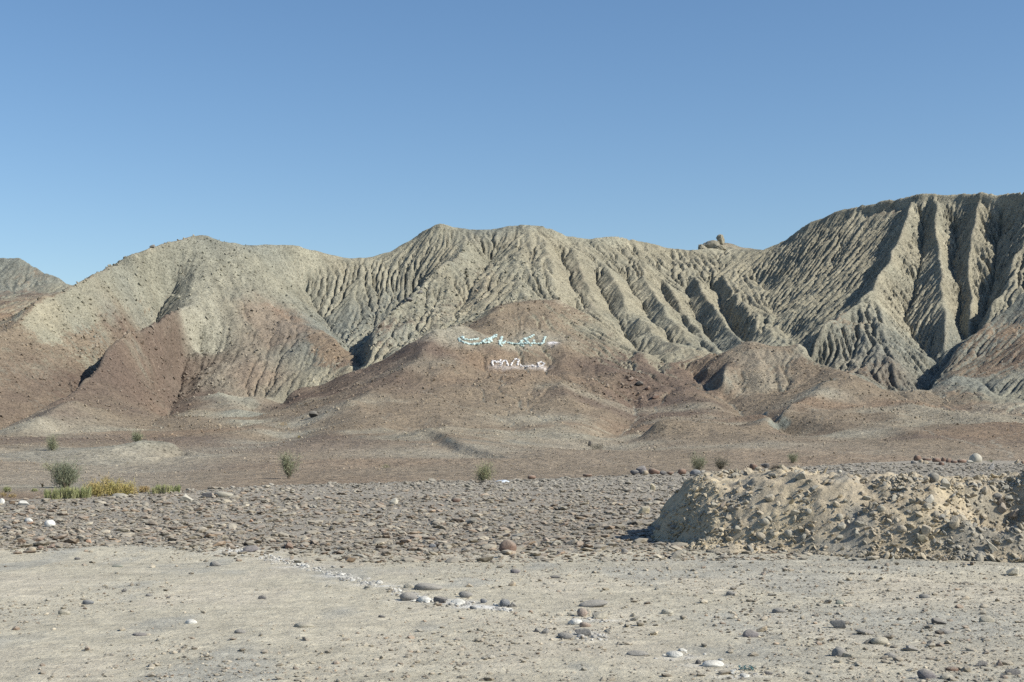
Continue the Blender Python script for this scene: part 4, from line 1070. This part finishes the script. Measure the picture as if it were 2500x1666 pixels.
def bush(name, label, cat, dx, dy, w_, h_, D, leaf, nb, style="bush", group=None, dens=1.0, z=None):
    x = (dx - 1176.5) * K * D; s = K * D; wd_, ht = w_ * s, h_ * s
    if dy > 1128:
        for D in np.arange(20, 60, .1):
            x = (dx - 1176.5) * K * D
            if max(float(hz(x, D)), float(flatg(x, D))) >= CAMZ + (998 - dy) * K * D: break
        s = K * D; wd_, ht = w_ * s, h_ * s
    z = float(max(hz(x, D), flatg(x, D))) if z is None else z
    root = bpy.data.objects.new(name, None); COL.objects.link(root); root.location = (x, D, z - .02); tag(root, label, cat, group)
    paths = []; tips = []
    for i in range(nb):
        a = rng.uniform(0, 6.283); lean = rng.uniform(.05, 1) ** .7
        if style == "tall": lean *= .55
        end = np.array([math.cos(a) * wd_ * .5 * lean, math.sin(a) * wd_ * .5 * lean, ht * (1 - .45 * lean ** 2) * rng.uniform(.75, 1)])
        if style in ("bush", "tall"):
            dv = rng.normal(size=3); dv /= np.linalg.norm(dv); rr0 = rng.random() ** .4 * (1 + .28 * math.sin(3 * a + dx) + .15 * math.sin(7 * a))
            end = np.array([dv[0] * wd_ * .47 * rr0, dv[1] * wd_ * .47 * rr0, max(.1 * ht, ht * .54 + dv[2] * ht * .46 * rr0)])
        if style == "grass": end = np.array([math.cos(a) * wd_ * .12, math.sin(a) * wd_ * .12, ht * rng.uniform(.6, 1)])
        base = np.array([rng.normal(0, .03) * wd_, rng.normal(0, .03) * wd_, 0])
        if style in ("grass", "low"): base = np.array([rng.uniform(-.42, .42) * wd_, rng.uniform(-.2, .2) * wd_, 0]); end = end + base * (1 if style == "grass" else .3)
        mid = base + (end - base) * .5 + rng.normal(0, .05, 3) * wd_ + np.array([0, 0, ht * .06])
        p = [base, base + (mid - base) * .5, mid, mid + (end - mid) * .5 + rng.normal(0, .025, 3) * wd_, end]
        paths.append(p)
    V, F = tubes(paths, max(.010, .016 * ht) if style != "grass" else .006, .004, 3)
    mesh_np("stems", V, F, M_WOOD if style != "grass" else LEAF[leaf], parent=root)
    # needles and twiglets set along the stems
    per = int((88 * min(1, .35 + h_ / 90) if style != "grass" else 14) * dens)
    P = np.array(paths); m = len(P)
    u = rng.uniform(.28 if style != "grass" else .02, 1, (m, per)) * 3.999; iu = u.astype(int); fu = (u - iu)[..., None]
    A = P[np.arange(m)[:, None], iu] * (1 - fu) + P[np.arange(m)[:, None], iu + 1] * fu
    spread = .075 * wd_ if style != "grass" else .03 * ht
    A = A + rng.normal(0, 1, A.shape) * spread
    A = A.reshape(-1, 3); A = A[A[:, 2] > 0.02 * ht]; q = len(A)
    out = A / (np.array([wd_ * .5, wd_ * .5, ht]) + 1e-6); d = out * .7 + rng.normal(0, .45, (q, 3)); d[:, 2] += .55 if style != "grass" else 2.2
    d /= np.linalg.norm(d, axis=1)[:, None]
    ln_ = (rng.uniform(.05, .11, q) * (ht + wd_) * .5 + .02)[:, None] * (2.2 if style == "grass" else 1)
    sd = np.cross(d, rng.normal(size=(q, 3))); sd /= np.linalg.norm(sd, axis=1)[:, None]
    wdt = np.maximum(.0048 * s / .02 * .02 / .02 * .02, .0) + .0045 + .0026 * ht
    tip = A + d * ln_
    V = np.stack([A - sd * wdt, A + sd * wdt, tip], 1).reshape(-1, 3); F = np.arange(q * 3).reshape(-1, 3)
    mesh_np("foliage", V, F, LEAF[leaf], smooth=False, parent=root)
    return root
bush("desert_bush", "largest dark grey green bush rising behind the terrace edge at left", "bush", 150, 1120, 78, 72, 60, "dark", 60)
bush("desert_bush", "hazy grey green bush behind and above the largest bush", "bush", 120, 1058, 42, 40, 100, "olive", 34)
bush("desert_bush", "wispy thin bush between the hazy one and the largest", "bush", 112, 1080, 52, 26, 84, "pale", 16, dens=.5)
bush("desert_bush", "compact round green bush alone on the pale slope", "bush", 316, 1058, 36, 33, 104, "olive", 44)
bush("desert_tree", "slender upright little tree with a shadow to its left", "small tree", 663, 1110, 50, 78, 71, "olive", 22, "tall")
bush("desert_bush", "pale green broom like bush beside the plastic sheet", "bush", 1113, 1106, 58, 54, 66, "pale", 36, "tall", dens=.9)
bush("desert_bush", "low grey green bush hugging the terrace edge left of the broom like one", "bush", 990, 1110, 60, 15, 62, "olive", 30, "low", dens=.6)
bush("desert_bush", "small yellowish tuft on the brown slope above the edge", "bush", 888, 1097, 22, 11, 80, "pale", 16, "low", dens=.6)
bush("desert_bush", "dry olive bush lying at the foot of the gully below the writing", "bush", 1373, 1044, 34, 13, 108, "grey", 26, "low", dens=.8)
bush("desert_bush", "bush with green base behind the left corner of the bank", "bush", 1603, 1090, 52, 46, 76, "olive", 26, "tall", dens=.8)
bush("desert_bush", "grey twiggy bush, widest behind the bank", "bush", 1656, 1084, 44, 38, 79, "grey", 28, dens=.8)
bush("desert_bush", "green bush poking over the bank's highest point", "bush", 1822, 1066, 32, 27, 90, "olive", 28)
bush("desert_bush", "flat green fringe left of the bush over the bank's highest point", "bush", 1798, 1068, 30, 10, 84, "olive", 16, "low")
bush("dead_brush", "tangle of dark dead brush behind the bank's left scoop", "dead bush", 1781, 1071, 26, 12, 68, "black", 26, "low")
bush("desert_bush", "tiny green sprig at the terrace edge right of the pale round boulder", "bush", 2275, 1064, 14, 8, 84, "olive", 8, "low")
bush("yellow_shrub", "orange yellow shrub nearest the largest dark bush", "shrub", 218, 1142, 74, 38, 50, "yellow", 46, dens=.8)
bush("yellow_shrub", "tallest yellow shrub, in the middle of the yellow ones", "shrub", 254, 1141, 60, 48, 51, "yellow", 38, dens=.8)
bush("yellow_shrub", "greenish yellow shrub on the right of the yellow ones", "shrub", 292, 1139, 62, 34, 50.5, "yellow", 40, dens=.8)
bush("yellow_shrub", "small dry orange shrub between the yellow shrubs and the reeds", "shrub", 330, 1133, 24, 18, 50, "orange", 22, "low")
bush("yellow_shrub", "tiny rust coloured shrub left of the largest bush", "shrub", 98, 1122, 9, 13, 60, "orange", 8)
bush("yellow_shrub", "rust shrub at the left border above the white stones", "shrub", 8, 1142, 18, 12, 50, "orange", 12, "low")
bush("yellow_shrub", "tawny low shrub at the left border beside the rust one", "shrub", 28, 1144, 20, 9, 50, "orange", 12, "low")
bush("green_tuft", "low green tuft near the left border on the wash", "plant", 16, 1126, 22, 14, 56, "grass", 20, "low")
bush("green_tuft", "small yellowish green tuft in the big bush's shadow", "plant", 78, 1131, 16, 9, 55, "grass", 14, "low")
bush("desert_bush", "small orange bush at the head of the pale wash", "bush", 652, 976, 22, 9, 150, "orange", 12, "low")
bush("desert_bush", "little yellow bush on the grey floor of the wash", "bush", 685, 1006, 10, 9, 132, "yellow", 8, "low")
for (cx, by, w_, h_, nb, lab) in [(118,1148,40,22,50,"left clump of green reeds in front of the largest bush"), (152,1147,44,26,70,"middle clump of green reeds in front of the largest bush"),
        (188,1145,40,24,60,"right clump of green reeds meeting the orange yellow shrub"), (352,1136,20,15,24,"thin dry clump of reeds left of the far green reeds"), (375,1135,36,19,50,"taller half of the far green reeds by the cobbles"), (402,1133,30,16,40,"shorter half of the far green reeds by the sticks")]:
    bush("reed_clump", lab, "reeds", cx, by, w_, h_, 47.5 if cx < 300 else 49, "grass", nb, "grass", dens=1.0)

# ------------------------------------------------------------------ litter
def sticks(name, label, cat, dx, dy, w_, n_, mat, r=.008, hgt=.05):
    x, y, z = ghit(dx, dy); L_ = w_ * K * y; V = []
    for i in range(n_):
        a = rng.normal(0, .12); c = np.array([x + rng.uniform(-.2, .2) * L_, y + rng.normal(0, .12), z + rng.uniform(.02, hgt)]); h2 = L_ * rng.uniform(.25, .5)
        dvec = np.array([math.cos(a), math.sin(a), rng.normal(0, .04)])
        V.append([c - dvec * h2, c - dvec * h2 * .3 + rng.normal(0, .02, 3), c + dvec * h2 * .4 + rng.normal(0, .02, 3), c + dvec * h2])
    v, f = tubes(V, r, r * .5, 5); o = mesh_np(name, v, f, mat); return tag(o, label, cat)
M_STICK = mat_plain("dry_stick", (.30, .21, .15), .9)
sticks("dry_sticks", "bundle of thin reddish dry sticks left of the pale block", "sticks", 375, 1144, 80, 7, M_STICK, .014, .10)
sticks("dry_stick", "thin straw coloured stick lying in the middle of the cobbles", "stick", 1208, 1201, 30, 1, mat_plain("straw", (.48, .40, .28)), .009)
M_TEAL = mat_plain("teal_cord", (.05, .16, .17), .6)
x, y, z = ghit(1716, 1541); pts = []
for i in range(40):
    u = i / 39; pts.append([x + (u - .5) * .11 + .012 * math.sin(i * 2.1), y + .04 * math.sin(i * 1.3), z + .016 + .012 * math.sin(i * .9)])
v, f = tubes([pts], .0035, .0035, 5); tag(mesh_np("cord_scrap", v, f, M_TEAL), "scrap of tangled teal cord near the largest whitewashed stone", "cord")
M_PLAST = mat_plain("plastic_sheet", (.62, .66, .70), .35, .08)
x, y, z = ghit(1156, 1108); aa, bb = np.meshgrid(np.linspace(-1, 1, 26), np.linspace(-1, 1, 14)); rr_ = np.clip(1 - (aa ** 2 + bb ** 2), 0, 1)
pz = z + rr_ ** .5 * .085 + .03 * fbm(aa * 3, bb * 3, 1.0, 3, 97) * rr_ - .02
wq = 18 * K * y; keep = mesh_np("plastic_sheet", np.stack([x + aa.ravel() * wq * (1 + .15 * fbm(aa, bb, .6, 2, 98)).ravel(), y + bb.ravel() * .8, pz.ravel()], 1), grid_faces(14, 26), M_PLAST)
tag(keep, "crumpled pale bluish plastic sheet on the terrace edge", "plastic sheet")
sol = keep.modifiers.new("thick", 'SOLIDIFY'); sol.thickness = .006
